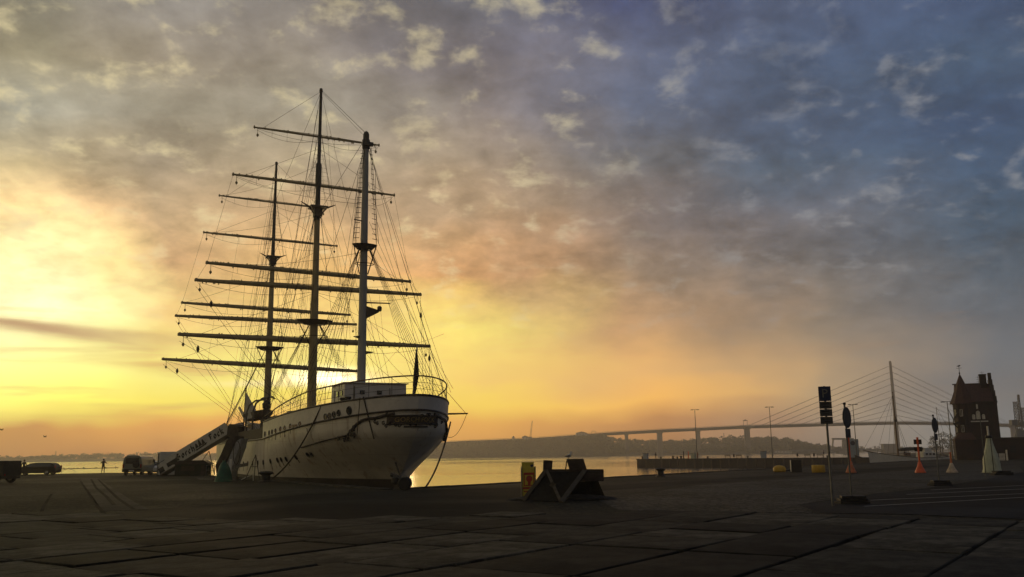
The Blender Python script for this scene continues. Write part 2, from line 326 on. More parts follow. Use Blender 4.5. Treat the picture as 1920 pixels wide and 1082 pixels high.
M['lamp'] = mat('lamp_glass', (0.65, 0.63, 0.55), 0.2)
M['chrome'] = mat('rim_alloy', (0.5, 0.5, 0.5), 0.25, metal=0.9)
M['skin'] = mat('skin', (0.35, 0.20, 0.13), 0.6)
M['clothdark'] = mat('dark_clothing', (0.02, 0.02, 0.024), 0.9)
M['clothred'] = mat('red_jacket', (0.30, 0.05, 0.03), 0.9)
M['hair'] = mat('dark_hair', (0.02, 0.014, 0.01), 0.8)
M['leaf'] = mat('far_foliage', (0.055, 0.07, 0.03), 0.9, var=0.45, scale=0.12)
M['leafpale'] = mat('pale_spring_foliage', (0.12, 0.13, 0.08), 0.9, var=0.3, scale=0.3)
M['trunk'] = mat('bark', (0.06, 0.045, 0.035), 0.9)
M['land'] = mat('far_land', (0.06, 0.06, 0.035), 0.95, var=0.35, scale=0.03)
M['gull'] = mat('gull_feathers', (0.7, 0.7, 0.68), 0.8)
M['soil'] = mat('dark_soil', (0.011, 0.009, 0.007), 0.95, bump=0.8, bscale=10)
M['paint'] = mat('road_paint', (0.34, 0.33, 0.29), 0.7, var=0.2, dirt=((0.08, 0.075, 0.07), 3, 0.53, 0.85))
M['craneyellow'] = mat('crane_paint', (0.16, 0.13, 0.08), 0.6)
M['tile'] = mat('roof_tile_red', (0.055, 0.02, 0.015), 0.8, var=0.3, scale=2.5)

def ground_mat(name, col, var, scale, rough, bump, bscale, patch=None, cob=None):
    m = bpy.data.materials.new(name); m.use_nodes = True; w = NT(m.node_tree); b = w.n['Principled BSDF']
    tc = w.n.new('ShaderNodeTexCoord'); P = tc.outputs['Object']
    n = w.noise(P, scale * 1.6, 8, 0.68); c = w.mix(w.mrange(n, 0.38, 0.62), tuple(k * (1 - var) for k in col), tuple(k * (1 + var) for k in col))
    n2 = w.noise(P, scale * 0.13, 4, 0.55, 0.6); c = w.mix(w.mrange(n2, 0.42, 0.62, 0, 0.45), c, tuple(k * 0.55 for k in col))
    grit = w.noise(P, 38, 3, 0.75); c = w.mix(w.mrange(grit, 0.56, 0.68, 0, 0.75), c, tuple(min(1, k * 2.8) for k in col)); c = w.mix(w.mrange(grit, 0.44, 0.34, 0, 0.7), c, tuple(k * 0.35 for k in col))
    spot = w.noise(P, 4.5, 6, 0.72, 0.8); c = w.mix(w.mrange(spot, 0.56, 0.66, 0, 0.5), c, tuple(k * 0.4 for k in col)); c = w.mix(w.mrange(spot, 0.42, 0.34, 0, 0.45), c, tuple(min(1, k * 1.8) for k in col))
    if patch:
        n4 = w.noise(P, patch[1], 5, 0.65, 1.0); c = w.mix(w.mrange(n4, 0.54, 0.64, 0, patch[2]), c, patch[0])
    h = w.noise(P, bscale, 6, 0.7)
    if cob:
        vt = w.n.new('ShaderNodeTexVoronoi'); w.l.new(P, vt.inputs['Vector']); vt.inputs['Scale'].default_value = cob; vt.inputs['Randomness'].default_value = 0.6
        vd = w.n.new('ShaderNodeTexVoronoi'); vd.feature = 'DISTANCE_TO_EDGE'; w.l.new(P, vd.inputs['Vector']); vd.inputs['Scale'].default_value = cob; vd.inputs['Randomness'].default_value = 0.6
        edge = w.mrange(vd.outputs[0], 0.0, 0.18)
        sv = w.sep(vt.outputs['Color'])[0]
        c = w.mix(0.6, c, w.mix(sv, tuple(k * 0.5 for k in col), tuple(k * 1.7 for k in col)))
        c = w.mix(edge, tuple(k * 0.35 for k in col), c)
        h = w.math('ADD', w.math('MULTIPLY', edge, 0.8), w.math('MULTIPLY', h, 0.35))
    w.l.new(c, b.inputs['Base Color'])
    w.l.new(w.mrange(n2, 0.35, 0.65, rough - 0.12, min(1, rough + 0.1)), b.inputs['Roughness'])
    b.inputs['Specular IOR Level'].default_value = 0.08
    bp = w.n.new('ShaderNodeBump'); bp.inputs['Strength'].default_value = bump; bp.inputs['Distance'].default_value = 0.03
    w.l.new(h, bp.inputs['Height']); w.l.new(bp.outputs[0], b.inputs['Normal'])
    return m
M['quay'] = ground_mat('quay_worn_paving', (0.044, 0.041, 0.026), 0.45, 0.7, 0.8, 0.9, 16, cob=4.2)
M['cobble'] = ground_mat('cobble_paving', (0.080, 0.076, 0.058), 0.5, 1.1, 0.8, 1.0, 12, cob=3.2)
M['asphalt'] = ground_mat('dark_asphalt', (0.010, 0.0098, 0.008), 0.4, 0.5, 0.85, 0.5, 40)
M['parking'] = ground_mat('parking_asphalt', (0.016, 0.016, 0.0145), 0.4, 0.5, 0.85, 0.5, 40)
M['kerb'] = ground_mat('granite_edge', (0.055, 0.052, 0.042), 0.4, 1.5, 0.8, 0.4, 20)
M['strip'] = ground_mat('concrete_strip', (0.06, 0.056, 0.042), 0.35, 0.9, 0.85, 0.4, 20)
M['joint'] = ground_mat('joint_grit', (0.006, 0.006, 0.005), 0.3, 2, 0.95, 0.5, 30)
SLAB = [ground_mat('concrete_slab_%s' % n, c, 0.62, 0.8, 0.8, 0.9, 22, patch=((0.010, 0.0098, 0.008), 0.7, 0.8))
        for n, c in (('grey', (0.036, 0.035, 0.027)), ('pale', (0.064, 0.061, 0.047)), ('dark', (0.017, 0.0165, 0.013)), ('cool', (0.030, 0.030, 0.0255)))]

def water_mat():
    m = bpy.data.materials.new('harbour_water'); m.use_nodes = True; w = NT(m.node_tree); b = w.n['Principled BSDF']
    b.inputs['Base Color'].default_value = (0.012, 0.016, 0.016, 1); b.inputs['IOR'].default_value = 1.45; b.inputs['Roughness'].default_value = 0.06
    tc = w.n.new('ShaderNodeTexCoord'); P = tc.outputs['Object']
    a = w.noise(P, 0.5, 4, 0.6); l = w.noise(P, 0.035, 4, 0.5, 0.3)
    mp = w.n.new('ShaderNodeMapping'); w.l.new(P, mp.inputs[0]); mp.inputs['Scale'].default_value = (0.15, 1.0, 1.0)
    c = w.noise(mp.outputs[0], 1.0, 3, 0.55)
    h = w.math('ADD', w.math('ADD', w.math('MULTIPLY', a, 0.35), w.math('MULTIPLY', l, 1.2)), w.math('MULTIPLY', c, 0.5))
    bp = w.n.new('ShaderNodeBump'); bp.inputs['Strength'].default_value = 0.05; bp.inputs['Distance'].default_value = 0.25
    w.l.new(h, bp.inputs['Height']); w.l.new(bp.outputs[0], b.inputs['Normal'])
    w.l.new(w.mrange(w.noise(P, 0.012, 3, 0.5, 0.5), 0.4, 0.6, 0.09, 0.15), b.inputs['Roughness'])
    return m
M['water'] = water_mat()

def brick_mat():
    m = bpy.data.materials.new('dark_red_brick'); m.use_nodes = True; w = NT(m.node_tree); b = w.n['Principled BSDF']
    tc = w.n.new('ShaderNodeTexCoord'); P = tc.outputs['Object']; x, y, z = w.sep(P)
    br = w.n.new('ShaderNodeTexBrick'); w.l.new(w.comb(w.math('ADD', x, y), z, 0.0), br.inputs[0])
    br.inputs['Scale'].default_value = 1.0; br.inputs['Brick Width'].default_value = 0.26; br.inputs['Row Height'].default_value = 0.085; br.inputs['Mortar Size'].default_value = 0.012
    br.inputs['Color1'].default_value = (0.04, 0.016, 0.012, 1); br.inputs['Color2'].default_value = (0.026, 0.012, 0.010, 1); br.inputs['Mortar'].default_value = (0.03, 0.028, 0.026, 1)
    n = w.noise(P, 0.6, 5, 0.6); c = w.mix(w.mrange(n, 0.45, 0.62, 0, 0.7), br.outputs[0], (0.012, 0.009, 0.008))
    w.l.new(c, b.inputs['Base Color']); b.inputs['Roughness'].default_value = 0.9; return m
M['brick'] = brick_mat()
# ------------------------------------------------------------------ setting: water, quay, jetty ground
K = V((-6.8, 50.0, 0)); EDGE = V((0.591, 0.806, 0)).normalized()
def edge_pt(t): return K + EDGE * t
o = sheet('water', [(-2150, -280), (2150, -280), (2150, 2150), (-2150, 2150)], WZ, M['water'])
tag(o, 'calm harbour water mirroring the golden sky', kind='structure')
QUAY = [(-6.8, 50.0), tuple(edge_pt(266))[:2], (420, 264.4), (420, -60), (-230, -60), (-230, 112), (-75, 112), (-60, 114), (-52.5, 117.6), (-42, 111), (-33.8, 96.8)]
mb = MB(); n = len(QUAY)
mb.add([(x, y, 0) for x, y in QUAY] + [(x, y, -5) for x, y in QUAY], [tuple(range(n)), tuple(range(2 * n - 1, n - 1, -1))] + [(i, i + n, (i + 1) % n + n, (i + 1) % n) for i in range(n)])
o = mb.build('quay', M['quay']); tag(o, 'broad worn stone paved quay along the harbour', kind='structure')
# granite edge stones: every one its own piece, as far as the eye parts them
pieces = []
def edge_stones(p, q, step, first, nmax, width=0.75):
    p, q = V((*p, 0)), V((*q, 0)); d = (q - p).normalized(); L = (q - p).length; nrm = V((d.y, -d.x, 0)); a = atan2(d.y, d.x); t = 0.0; k = 0
    shared = None
    while t < L and k < nmax:
        l = step
        c = p + d * (t + l / 2) + nrm * (width / 2 + 0.02)
        if shared is None:
            b = MB(); b.box((0, 0, 0), (step - 0.03, width, 0.24)); ob = b.build('edge_stone', M['kerb'], first, bevel=0.02); shared = ob
        else:
            ob = link('edge_stone', shared.data, first)
        ob.location = c + V((0, 0, -0.06 + random.uniform(-0.012, 0.012))); ob.rotation_euler = (random.uniform(-.006, .006), 0, a)
        t += l; k += 1
ke = link('quay_edge', None); tag(ke, 'raised granite stones along the quay edge', kind='structure')
edge_stones((-6.8, 50.0), tuple(edge_pt(120))[:2], 1.6, ke, 76)
edge_stones((-33.8, 96.8), (-6.8, 50.0), 1.6, ke, 34)

e1 = V((cos(R(55)), sin(R(55)), 0)); e2 = V((cos(R(-35)), sin(R(-35)), 0))
pav = link('concrete_paving', None); tag(pav, 'large worn concrete slabs with dark open joints in front', kind='structure')
bounds = [-31.5, -29.4, -27.3, -25.2, -23.1, -21.0, -18.95, -16.9, -15.1, -13.35, -11.5, -9.6, -7.2, -5.1, -2.8, -0.6, 1.6]
def tmax(t2):
    return 17.0 if t2 < -20.9 else 18.6 if t2 < -18 else 20.6 if t2 < -16 else 23.4 if t2 < -13 else 26.4
fixed = {9: (3.0, 5.6, 8.6, 10.8, 14.2, 17.0, 20.0), 8: (3, 5.8, 8.4, 10.6, 13.5, 17.2), 7: (3.0, 6.0, 8.5, 10.55, 14.2), 6: (4.4, 8.4, 11.2, 14.9),
         11: (7.0, 11.8, 15.75, 18.0, 20.0), 12: (8.0, 11.8, 15.8, 20.1), 13: (10.4, 13.9, 17.75, 22.0), 14: (10.0, 13.2, 17.3, 21.0), 10: (5.0, 8.8, 11.2, 15.7, 18.9, 22.0)}
slab_polys = []
for i in range(len(bounds) - 1):
    a, b = bounds[i], bounds[i + 1]; top = tmax((a + b) / 2)
    cuts = list(fixed.get(i, ())) or [random.uniform(2.5, 4)]
    while cuts[-1] < top - 2.4: cuts.append(cuts[-1] + random.choice((2.1, 2.6, 3.4, 4.0)))
    cuts = [c for c in cuts if c < top - 0.5] + [top]
    for c0, c1 in zip(cuts, cuts[1:]):
        j = lambda: random.uniform(-0.015, 0.015)
        g = random.uniform(0.036, 0.06)
        base = [(c0 + g + j(), a + g + j()), (c1 - g + j(), a + g + j()), (c1 - g + j(), b - g + j()), (c0 + g + j(), b - g + j())]
        cx = e1 * ((c0 + c1) / 2) + e2 * ((a + b) / 2)
        if cx.y < 9.5 or cx.y > 40: continue
        h = 0.055 + random.uniform(-0.016, 0.016); tx, ty = random.uniform(-.007, .007), random.uniform(-.007, .007)
        cu, cw = (c0 + c1) / 2, (a + b) / 2; ring = []
        for k in range(4):                               # broken, uneven edges
            p_, q_ = base[k], base[(k + 1) % 4]
            for s_ in range(4):
                f_ = s_ / 4 + (random.uniform(-.06, .06) if s_ else 0)
                ring.append((p_[0] + (q_[0] - p_[0]) * f_ - cu + random.uniform(-.016, .016), p_[1] + (q_[1] - p_[1]) * f_ - cw + random.uniform(-.016, .016)))
        n_ = len(ring); vs = []
        for lvl, ins in ((0, 0.0), (1, 0.0), (2, 0.016)):
            for uu, ww in ring:
                uu -= math.copysign(min(ins, abs(uu)), uu); ww -= math.copysign(min(ins, abs(ww)), ww)
                p = e1 * uu + e2 * ww; vs.append((p.x, p.y, -0.05 if lvl == 0 else (h - (0.016 if lvl == 1 else 0) + tx * uu + ty * ww)))
        fs = [tuple(range(2 * n_, 3 * n_))] + [(k + n_ * l, (k + 1) % n_ + n_ * l, (k + 1) % n_ + n_ * l + n_, k + n_ * l + n_) for l in (0, 1) for k in range(n_)]
        m = MB(); m.add(vs, fs); ob = m.build('concrete_slab', random.choice(SLAB), pav); ob.location = (cx.x, cx.y, 0)
def field(pts): return [tuple((e1 * u + e2 * w))[:2] for u, w in pts]
sheet('slab_bed', field([(2, -31.6), (17.05, -31.6), (17.05, -20.95), (18.65, -20.95), (18.65, -16.85), (23.45, -16.85), (23.45, -13.3), (26.45, -13.3), (26.45, 1.7), (2, 1.7)]), 0.004, M['joint'])

def px_poly(name, pts, z, m): return sheet(name, [tuple(gnd(*p))[:2] for p in pts], z, m)
px_poly('asphalt_road', [(205, 965), (262, 957), (430, 944), (570, 927), (700, 922), (860, 917), (985, 914), (1000, 925), (985, 935), (1010, 950), (960, 962), (880, 966), (640, 978), (520, 980), (380, 978), (262, 971)], 0.008, M['asphalt'])
px_poly('asphalt_lane', [(1010, 926), (1120, 921), (1300, 908), (1440, 898), (1640, 884), (1780, 874), (1780, 871), (1640, 879), (1440, 892), (1300, 901), (1120, 911), (1000, 919)], 0.009, M['asphalt'])
px_poly('cobble_paving', [(1120, 938), (1300, 911), (1440, 901), (1640, 887), (1760, 878), (1910, 874), (1919, 885), (1850, 899), (1740, 915), (1600, 931), (1495, 947), (1535, 962), (1350, 961), (1160, 957)], 0.012, M['cobble'])
px_poly('parking_asphalt', [(1498, 948), (1602, 931.5), (1742, 915.5), (1852, 899.5), (1925, 886), (2100, 880), (2300, 1000), (1960, 976), (1700, 965), (1540, 962.5)], 0.016, M['parking'])
for a, b in (((1620, 950.5), (2000, 929)), ((1632, 939), (2000, 923)), ((1700, 928), (2000, 914)), ((1745, 919.5), (2000, 907))):
    p, q = gnd(*a), gnd(*b); d = (q - p).normalized(); nn = V((-d.y, d.x, 0)) * 0.06
    o = sheet('parking_line', [tuple(p - nn)[:2], tuple(q - nn)[:2], tuple(q + nn)[:2], tuple(p + nn)[:2]], 0.022, M['paint'])
# two old rail strips set in concrete on the left
def rail_strip(pts, w, z, m, name):
    P = [gnd(*p) for p in pts]; L_, R_ = [], []
    for i, p in enumerate(P):
        d = (P[min(i + 1, len(P) - 1)] - P[max(i - 1, 0)]).normalized(); nn = V((-d.y, d.x, 0)) * (w / 2)
        L_.append(tuple(p - nn)[:2]); R_.append(tuple(p + nn)[:2])
    return sheet(name, L_ + R_[::-1], z, m)
rail_strip([(168, 897), (178, 908), (197, 925), (215, 942), (238, 957)], 1.5, 0.010, M['strip'], 'concrete_strip')
rail_strip([(184, 899), (200, 915), (222, 936), (250, 955)], 0.16, 0.014, M['joint'], 'rail_groove')
rail_strip([(171, 899), (180, 915), (200, 932), (214, 948)], 0.16, 0.014, M['joint'], 'rail_groove')
rail_strip([(151, 902), (166, 925), (180, 946), (195, 963)], 0.14, 0.010, M['joint'], 'rail_groove')
rail_strip([(97, 926), (82, 950), (66, 990)], 0.12, 0.010, M['joint'], 'paving_joint')
rail_strip([(0, 969), (80, 967), (190, 963)], 0.12, 0.010, M['joint'], 'paving_joint')

# ------------------------------------------------------------------ far shore
def smooth(a, b, x): t = max(0, min(1, (x - a) / (b - a))); return t * t * (3 - 2 * t)
def lerp_tab(tab, x):
    if x <= tab[0][0]: return tab[0][1]
    for (a, va), (b, vb) in zip(tab, tab[1:]):
        if x <= b: return va + (vb - va) * (x - a) / (b - a)
    return tab[-1][1]
SHORE = [(-2100, 1420), (-900, 1330), (-300, 1260), (-30, 1215), (200, 1215), (420, 1240), (480, 1330), (560, 1500), (700, 1560), (2100, 1560)]
HILL = [(-2100, 3), (-680, 3.5), (-560, 5), (-400, 4), (-150, 10), (-60, 13), (0, 16), (100, 21), (150, 22), (175, 17), (240, 15), (330, 17), (420, 18), (470, 14), (510, 2), (700, 2), (2100, 4)]
BY = 1250.0
def bx(px): return at(px, 800, BY).x
DECK = [(-90, 15), (850, 828), (1000, 822), (1140, 811.5), (1240, 806), (1400, 798.5), (1550, 794), (1680, 791), (1800, 792.5), (1900, 796)]
deck_pts = [at(px, py, BY) for px, py in DECK[1:]]
deck_pts = [V((at(700, 842, BY).x, BY, at(700, 842, BY).z))] + deck_pts + [V((900, BY, 34)), V((1250, BY, 20))]
def deck_z(x):
    return lerp_tab([(p.x, p.z) for p in deck_pts], x)
EMB = bx(1128)
def land_z(x, y):
    sy = lerp_tab(SHORE, x); z = WZ - 0.3 + 1.6 * smooth(0, 12, y - sy) + lerp_tab(HILL, x) * smooth(10, 210, y - sy) * (0.93 + 0.07 * sin(x * 0.021 + y * 0.013)) * (1 - 0.5 * smooth(350, 800, y - sy))
    if bx(650) < x < EMB + 25:
        f = smooth(sy + 2, BY - 8, y) * (1 - smooth(BY + 40, BY + 160, y)) * (1 - smooth(EMB - 12, EMB + 25, x)); z = max(z, WZ + (deck_z(x) - 0.9 - WZ) * f)
    return z
nx, ny = 340, 44; vs = []; fs = []
for i in range(nx):
    x = -2100 + 4200 * i / (nx - 1); sy = lerp_tab(SHORE, x); top = lerp_tab(HILL, x)
    for j in range(ny):
        t = (j / (ny - 1)) ** 2.6; y = sy + (2120 - sy) * t
        z = land_z(x, y)
        vs.append((x, y, z))
for i in range(nx - 1):
    for j in range(ny - 1): fs.append((i * ny + j, (i + 1) * ny + j, (i + 1) * ny + j + 1, i * ny + j + 1))
mb = MB(); mb.add(vs, fs); o = mb.build('far_hills', M['land'], smooth=True); tag(o, 'low hills of the far shore across the water', kind='structure')
def crown(mb, c, r, h, k, leaf):
    for _ in range(k):
        a = random.uniform(0, 2 * pi); e = random.uniform(-0.4, 1); q = sqrt(max(0, 1 - e * e)) * random.uniform(0.45, 1.0) ** 0.5
        p = V((c[0] + r * q * cos(a), c[1] + r * q * sin(a), c[2] + h * 0.5 * e * random.uniform(0.75, 1.08)))
        u = V((random.uniform(-1, 1), random.uniform(-1, 1), random.uniform(-1, 1))).normalized(); w = u.orthogonal().normalized(); s = leaf * random.uniform(0.6, 1.3)
        v = u.cross(w); w2 = w * s; v2 = v * s * 0.8
        mb.add([p - w2 - v2 * .4, p + v2, p + w2 - v2 * .3, p - v2 * .9], [(0, 1, 2), (0, 2, 3)])
rw = random.Random(3); mb = MB()
for i in range(900):
    x = rw.uniform(-120, 505); sy = lerp_tab(SHORE, x); y = sy + 12 + rw.random() ** 1.5 * 240
    hh = rw.uniform(5.5, 9) if i % 9 else rw.uniform(9, 11.5)
    if x < EMB + 10:
        y = sy + rw.uniform(2, 27)
        hh = min(hh, deck_z(x) - 1.0 - land_z(x, y))
        if hh < 2.5: continue
    crown(mb, (x, y, land_z(x, y) + hh * 0.45), hh * rw.uniform(0.6, 0.95), hh * 1.15, 50, 1.5)
for i in range(420):
    x = rw.uniform(-1150, -120); sy = lerp_tab(SHORE, x); y = sy + 10 + rw.random() * 160
    hh = rw.uniform(3.5, 7.5) + 3.0 * math.exp(-((x + 640) / 90) ** 2)
    crown(mb, (x, y, land_z(x, y) + hh * 0.45), hh * rw.uniform(0.5, 0.9), hh, 30, 1.6)
for i in range(160):
    x = rw.uniform(520, 1300); sy = lerp_tab(SHORE, x); y = sy + 12 + rw.random() * 120
    hh = rw.uniform(5, 10); crown(mb, (x, y, land_z(x, y) + hh * 0.45), hh * rw.uniform(0.5, 0.8), hh, 26, 1.6)
o = mb.build('far_wood', M['leaf']); tag(o, 'dark wooded bank along the far shore below the bridge', 'woods', kind='stuff')

def tree(label, x, y, h, r, k, leaf, m, group):
    t = thing('tree', label, 'tree', (x, y, land_z(x, y)), 0, group)
    b = MB(); b.tube([(0, 0, -0.5), (0.1, 0, h * 0.35), (0.2, 0.1, h * 0.7)], [h * 0.03, h * 0.022, h * 0.01], 6)
    for q in range(6):
        a = q * 2.4; b.tube([(0.1, 0, h * (0.3 + 0.06 * q)), (r * 0.7 * cos(a), r * 0.7 * sin(a), h * (0.55 + 0.06 * q))], [h * 0.01, h * 0.004], 4)
    b.build('trunk', M['trunk'], t)
    b = MB()
    for _ in range(9):
        a = random.uniform(0, 2 * pi); e = random.uniform(0.42, 0.85); q = r * random.uniform(0.1, 0.75) * (1.1 - abs(e - 0.6))
        crown(b, (q * cos(a), q * sin(a), h * e), r * 0.42, h * 0.3, k, leaf)
    b.build('crown', m, t); return t

# ------------------------------------------------------------------ the bridge
br = thing('cable_stayed_bridge', 'long high bridge with one tall pylon and fanned stay cables beyond the jetty', 'bridge', (bx(1680), BY, WZ))
bo = V((bx(1680), BY, WZ))
mb = MB(); xs = [deck_pts[0].x + (deck_pts[-1].x - deck_pts[0].x) * i / 80 for i in range(81)]
for x0, x1 in zip(xs, xs[1:]):
    a, b = V((x0, BY, deck_z(x0))) - bo, V((x1, BY, deck_z(x1))) - bo
    sec = [(-7, 0.3), (-7, -0.7), (-3.2, -3.8), (3.2, -3.8), (7, -0.7), (7, 0.3)]
    vs = [a + V((0, y, z)) for y, z in sec] + [b + V((0, y, z)) for y, z in sec]
    mb.add(vs, [(i, i + 6, (i + 1) % 6 + 6, (i + 1) % 6) for i in range(6)])
mb.build('bridge_deck', M['bridgesteel'], br)
mb = MB()
for s in (-6.8, 6.8): mb.tube([V((x, BY + s, deck_z(x) + 1.3)) - bo for x in xs], 0.10, 4)
for x in xs[::1]: mb.bar(V((x, BY - 6.8, deck_z(x) + .25)) - bo, V((x, BY - 6.8, deck_z(x) + 1.3)) - bo, 0.12, 0.12)
mb.build('parapet', M['bridgesteel'], br)
for px, w in ((1174, 5), (1236, 8), (1308, 6), (1400, 8), (1900, 8), (1990, 8)):
    x = bx(px) if px < 1950 else 860.0
    zt_ = deck_z(x) - 3.6; mb = MB(); lx = x - bo.x
    mb.box((lx, 0, (zt_ - bo.z) / 2 - 0.8), (w, 5, zt_ - bo.z + 1.5), taper=0.86)
    mb.box((lx, 0, zt_ - bo.z - 0.4), (w * 1.05, 8, 1.6)); mb.build('pier', M['concrete'], br)
ptop = at(1666, 677, BY).z - bo.z; pdeck = deck_z(bo.x) - bo.z
mb = MB(); mb.lathe([(3.3, -1), (2.9, pdeck - 4), (2.4, pdeck + 8), (1.9, ptop - 20), (1.7, ptop - 1.5), (1.2, ptop)], n=12)
mb.box((0, 0, 2), (22, 16, 5)); mb.build('pylon', M['concrete'], br, smooth=True)
for k in range(9):
    za = ptop - 7 - k * 8.6
    for sgn, span in ((-1, 205), (1, 160)):
        x = bo.x + sgn * (span - k * span / 11.0); 
        for yy in (-3.2, 3.2):
            b = MB(); b.tube([V((sgn * 1.5, yy * 0.3, za)), V((x - bo.x, yy, deck_z(x) - bo.z + 0.4))], 0.16, 4); b.build('stay_cable', M['cable'], br)
# sign gantries on the deck
for px, w, h in ((1113, 7, 3.5), (1398, 8, 7)):
    x = bx(px); zz = deck_z(x) + 0.3 - bo.z; lx = x - bo.x; b = MB()
    if px == 1113: b.tube([(lx - w / 2, 0, zz), (lx - w / 2 + .6, 0, zz + h * .75), (lx - w / 4, 0, zz + h), (lx + w / 4, 0, zz + h), (lx + w / 2 - .6, 0, zz + h * .75), (lx + w / 2, 0, zz)], 0.3, 5)
    else:
        for q in (-2.6, 2.6): b.bar((lx + q, 0, zz), (lx + q, 0, zz + h), 0.5, 0.5)
        b.bar((lx - 3.4, 0, zz + h), (lx + 3.4, 0, zz + h), 0.7, 0.7); b.box((lx, 0, zz + h + .6), (3, .4, 1.4)); b.box((lx, -7.4, zz - 1.2), (20, 1.2, 2.6))
    b.build('sign_gantry', M['bridgesteel'], br)

def lattice(mb, p, q, w, n, r=0.12, w2=None):
    """four-legged lattice from p to q"""
    p, q = V(p), V(q); d = (q - p).normalized(); a = d.cross(V((0, 1, 0))).normalized(); b = d.cross(a); w2 = w2 or w
    def c(i, k): t = i / n; ww = (w + (w2 - w) * t) / 2; return p.lerp(q, t) + a * (ww if k in (0, 3) else -ww) + b * (ww if k < 2 else -ww)
    for k in range(4):
        mb.tube([c(0, k), c(n, k)], r, 4)
        for i in range(n): mb.tube([c(i, k), c(i + 1, (k + 1) % 4)], r * 0.7, 3); 
mb = MB(); c0 = at(994, 822, 1290); t = thing('crane', 'thin lattice crane rising above the far wooded bank', 'crane', (c0.x, 1290, land_z(c0.x, 1290)))
top = at(998, 789, 1290) - V(t.location); lattice(mb, (0, 0, 0), top, 2.2, 14, 0.16, 1.0); mb.build('mast', M['cable'], t)
mb = MB(); mb.box((0, 0, 2.0), (5, 5, 4)); mb.build('cab', M['cable'], t)
for px, py0, py1, lab in ((1357, 812, 832, 'slim antenna mast in the far wood left of the thick bridge pier'), (105, 846, 858, 'slim far mast above the low left shore')):
    p = at(px, py0, 1330); zb = land_z(p.x, 1330); b = MB(); lattice(b, (p.x, 1330, zb), (p.x, 1330, p.z), 1.6, 10, 0.14, 0.6); tag(b.build('antenna_mast', M['cable']), lab, 'mast')
# white and pale houses at the foot of the wooded bank
for px, py, w, lab in ((963, 851, 4, 'tiny white hut at the waterline of the far shore, left one'), (1090, 848, 16, 'pale low house among the far trees, right of the crane'), (985, 850, 9, 'small pale boathouse on the far shore under the crane'), (1465, 848, 22, 'pale long hall on the far shore left of the parking sign')):
    p = at(px, py, 1245); x = p.x; zb = land_z(x, 1245) - 0.2; t = thing('house', lab, 'house', (x, 1236, zb))
    b = MB(); b.box((0, 0, 1.6), (w, 6, 3.6)); b.build('wall', M['white'], t)
    b = MB(); b.prism([(-w / 2 - .4, 3.3), (w / 2 + .4, 3.3), (0, 5.2)], 6.6); b.build('roof', M['tile'], t)
    for q in range(max(1, int(w / 4))):
        b = MB(); b.box((-w / 2 + (q + .5) * w / max(1, int(w / 4)), -3.02, 1.7), (1.2, 0.1, 1.3)); b.build('window', M['glass'], t)

# old bascule road-and-rail bridge low over the water on the right
by2 = 1150.0
t = thing('bascule_bridge', 'low bascule bridge with square lifting frame, far behind the pale blue panel', 'bridge', (at(1600, 845, by2).x, by2, WZ))
tb = V(t.location)
def L2(px, py): return at(px, py, by2) - tb
b = MB(); b.bar(L2(1480, 845), L2(1760, 842.2), 8, 2.2); b.build('bridge_deck', M['bridgesteel'], t)
b = MB(); p, q = L2(1560, 823), L2(1600, 823)
b.bar(p, q, 3, 2.2); b.bar(L2(1562, 824), L2(1560, 845), 2.2, 1.4, (1, 0, 0)); b.build('lifting_frame', M['bridgesteel'], t)
b = MB(); b.bar(L2(1583, 824), L2(1583, 846), 4, 6, (0, 1, 0)); b.build('tower', M['concrete'], t)
for px_, w_ in ((1586, 22), (1667, 17)): p = L2(px_, 848.5); b = MB(); b.box((p.x, 0, p.z - 0.5), (w_, 10, 5.7)); b.build('bridge_foot', M['concrete'], t)
b = MB(); p = L2(1667, 840); b.box((p.x, 0, p.z), (17, 9, 9)); b.box((p.x, 0, p.z + 4.8), (18, 10, .8)); b.build('control_house', M['concrete'], t)

# pale spring trees behind the boat
for k, (px, Y, h) in enumerate(((1752, 470, 10.5), (1768, 480, 13), (1783, 475, 12.5), (1798, 480, 12))):
    p = at(px, 850, Y); t = thing('tree', ('bare pale spring tree left of the brick tower, nearest the round sign', 'taller bare pale tree between the round sign and the lamp post', 'bare pale tree right beside the lamp post by the tower', 'bare pale tree half hidden behind the brick tower')[k], 'tree', (p.x, Y, WZ), 0, 'pale trees left of the brick tower')
    b = MB(); b.tube([(0, 0, -1), (0.1, 0, h * .4), (0.1, 0, h * .85)], [.3, .2, .06], 6)
    for q in range(14):
        a = q * 2.4; e = h * (.28 + .04 * q); l = h * (.36 - .016 * q); b.tube([(0, 0, e), (l * .6 * cos(a), l * .6 * sin(a), e + l * .5), (l * cos(a), l * sin(a), e + l)], [.09, .05, .02], 4)
    b.build('trunk', M['trunk'], t)
    b = MB()
    for _ in range(14):
        a = random.uniform(0, 2 * pi); e = random.uniform(.35, .95); q = h * .36 * random.uniform(.2, 1) * (1.2 - e)
        crown(b, (q * cos(a), q * sin(a), h * e), h * .12, h * .2, 26, .32)
    b.build('crown', M['leafpale'], t)
b = MB(); p = at(1780, 852, 480); b.box((p.x + 12, 478, -2.5), (90, 40, 3.5)); tag(b.build('far_pier', M['land']), 'low bank of ground carrying the pale trees', kind='structure')
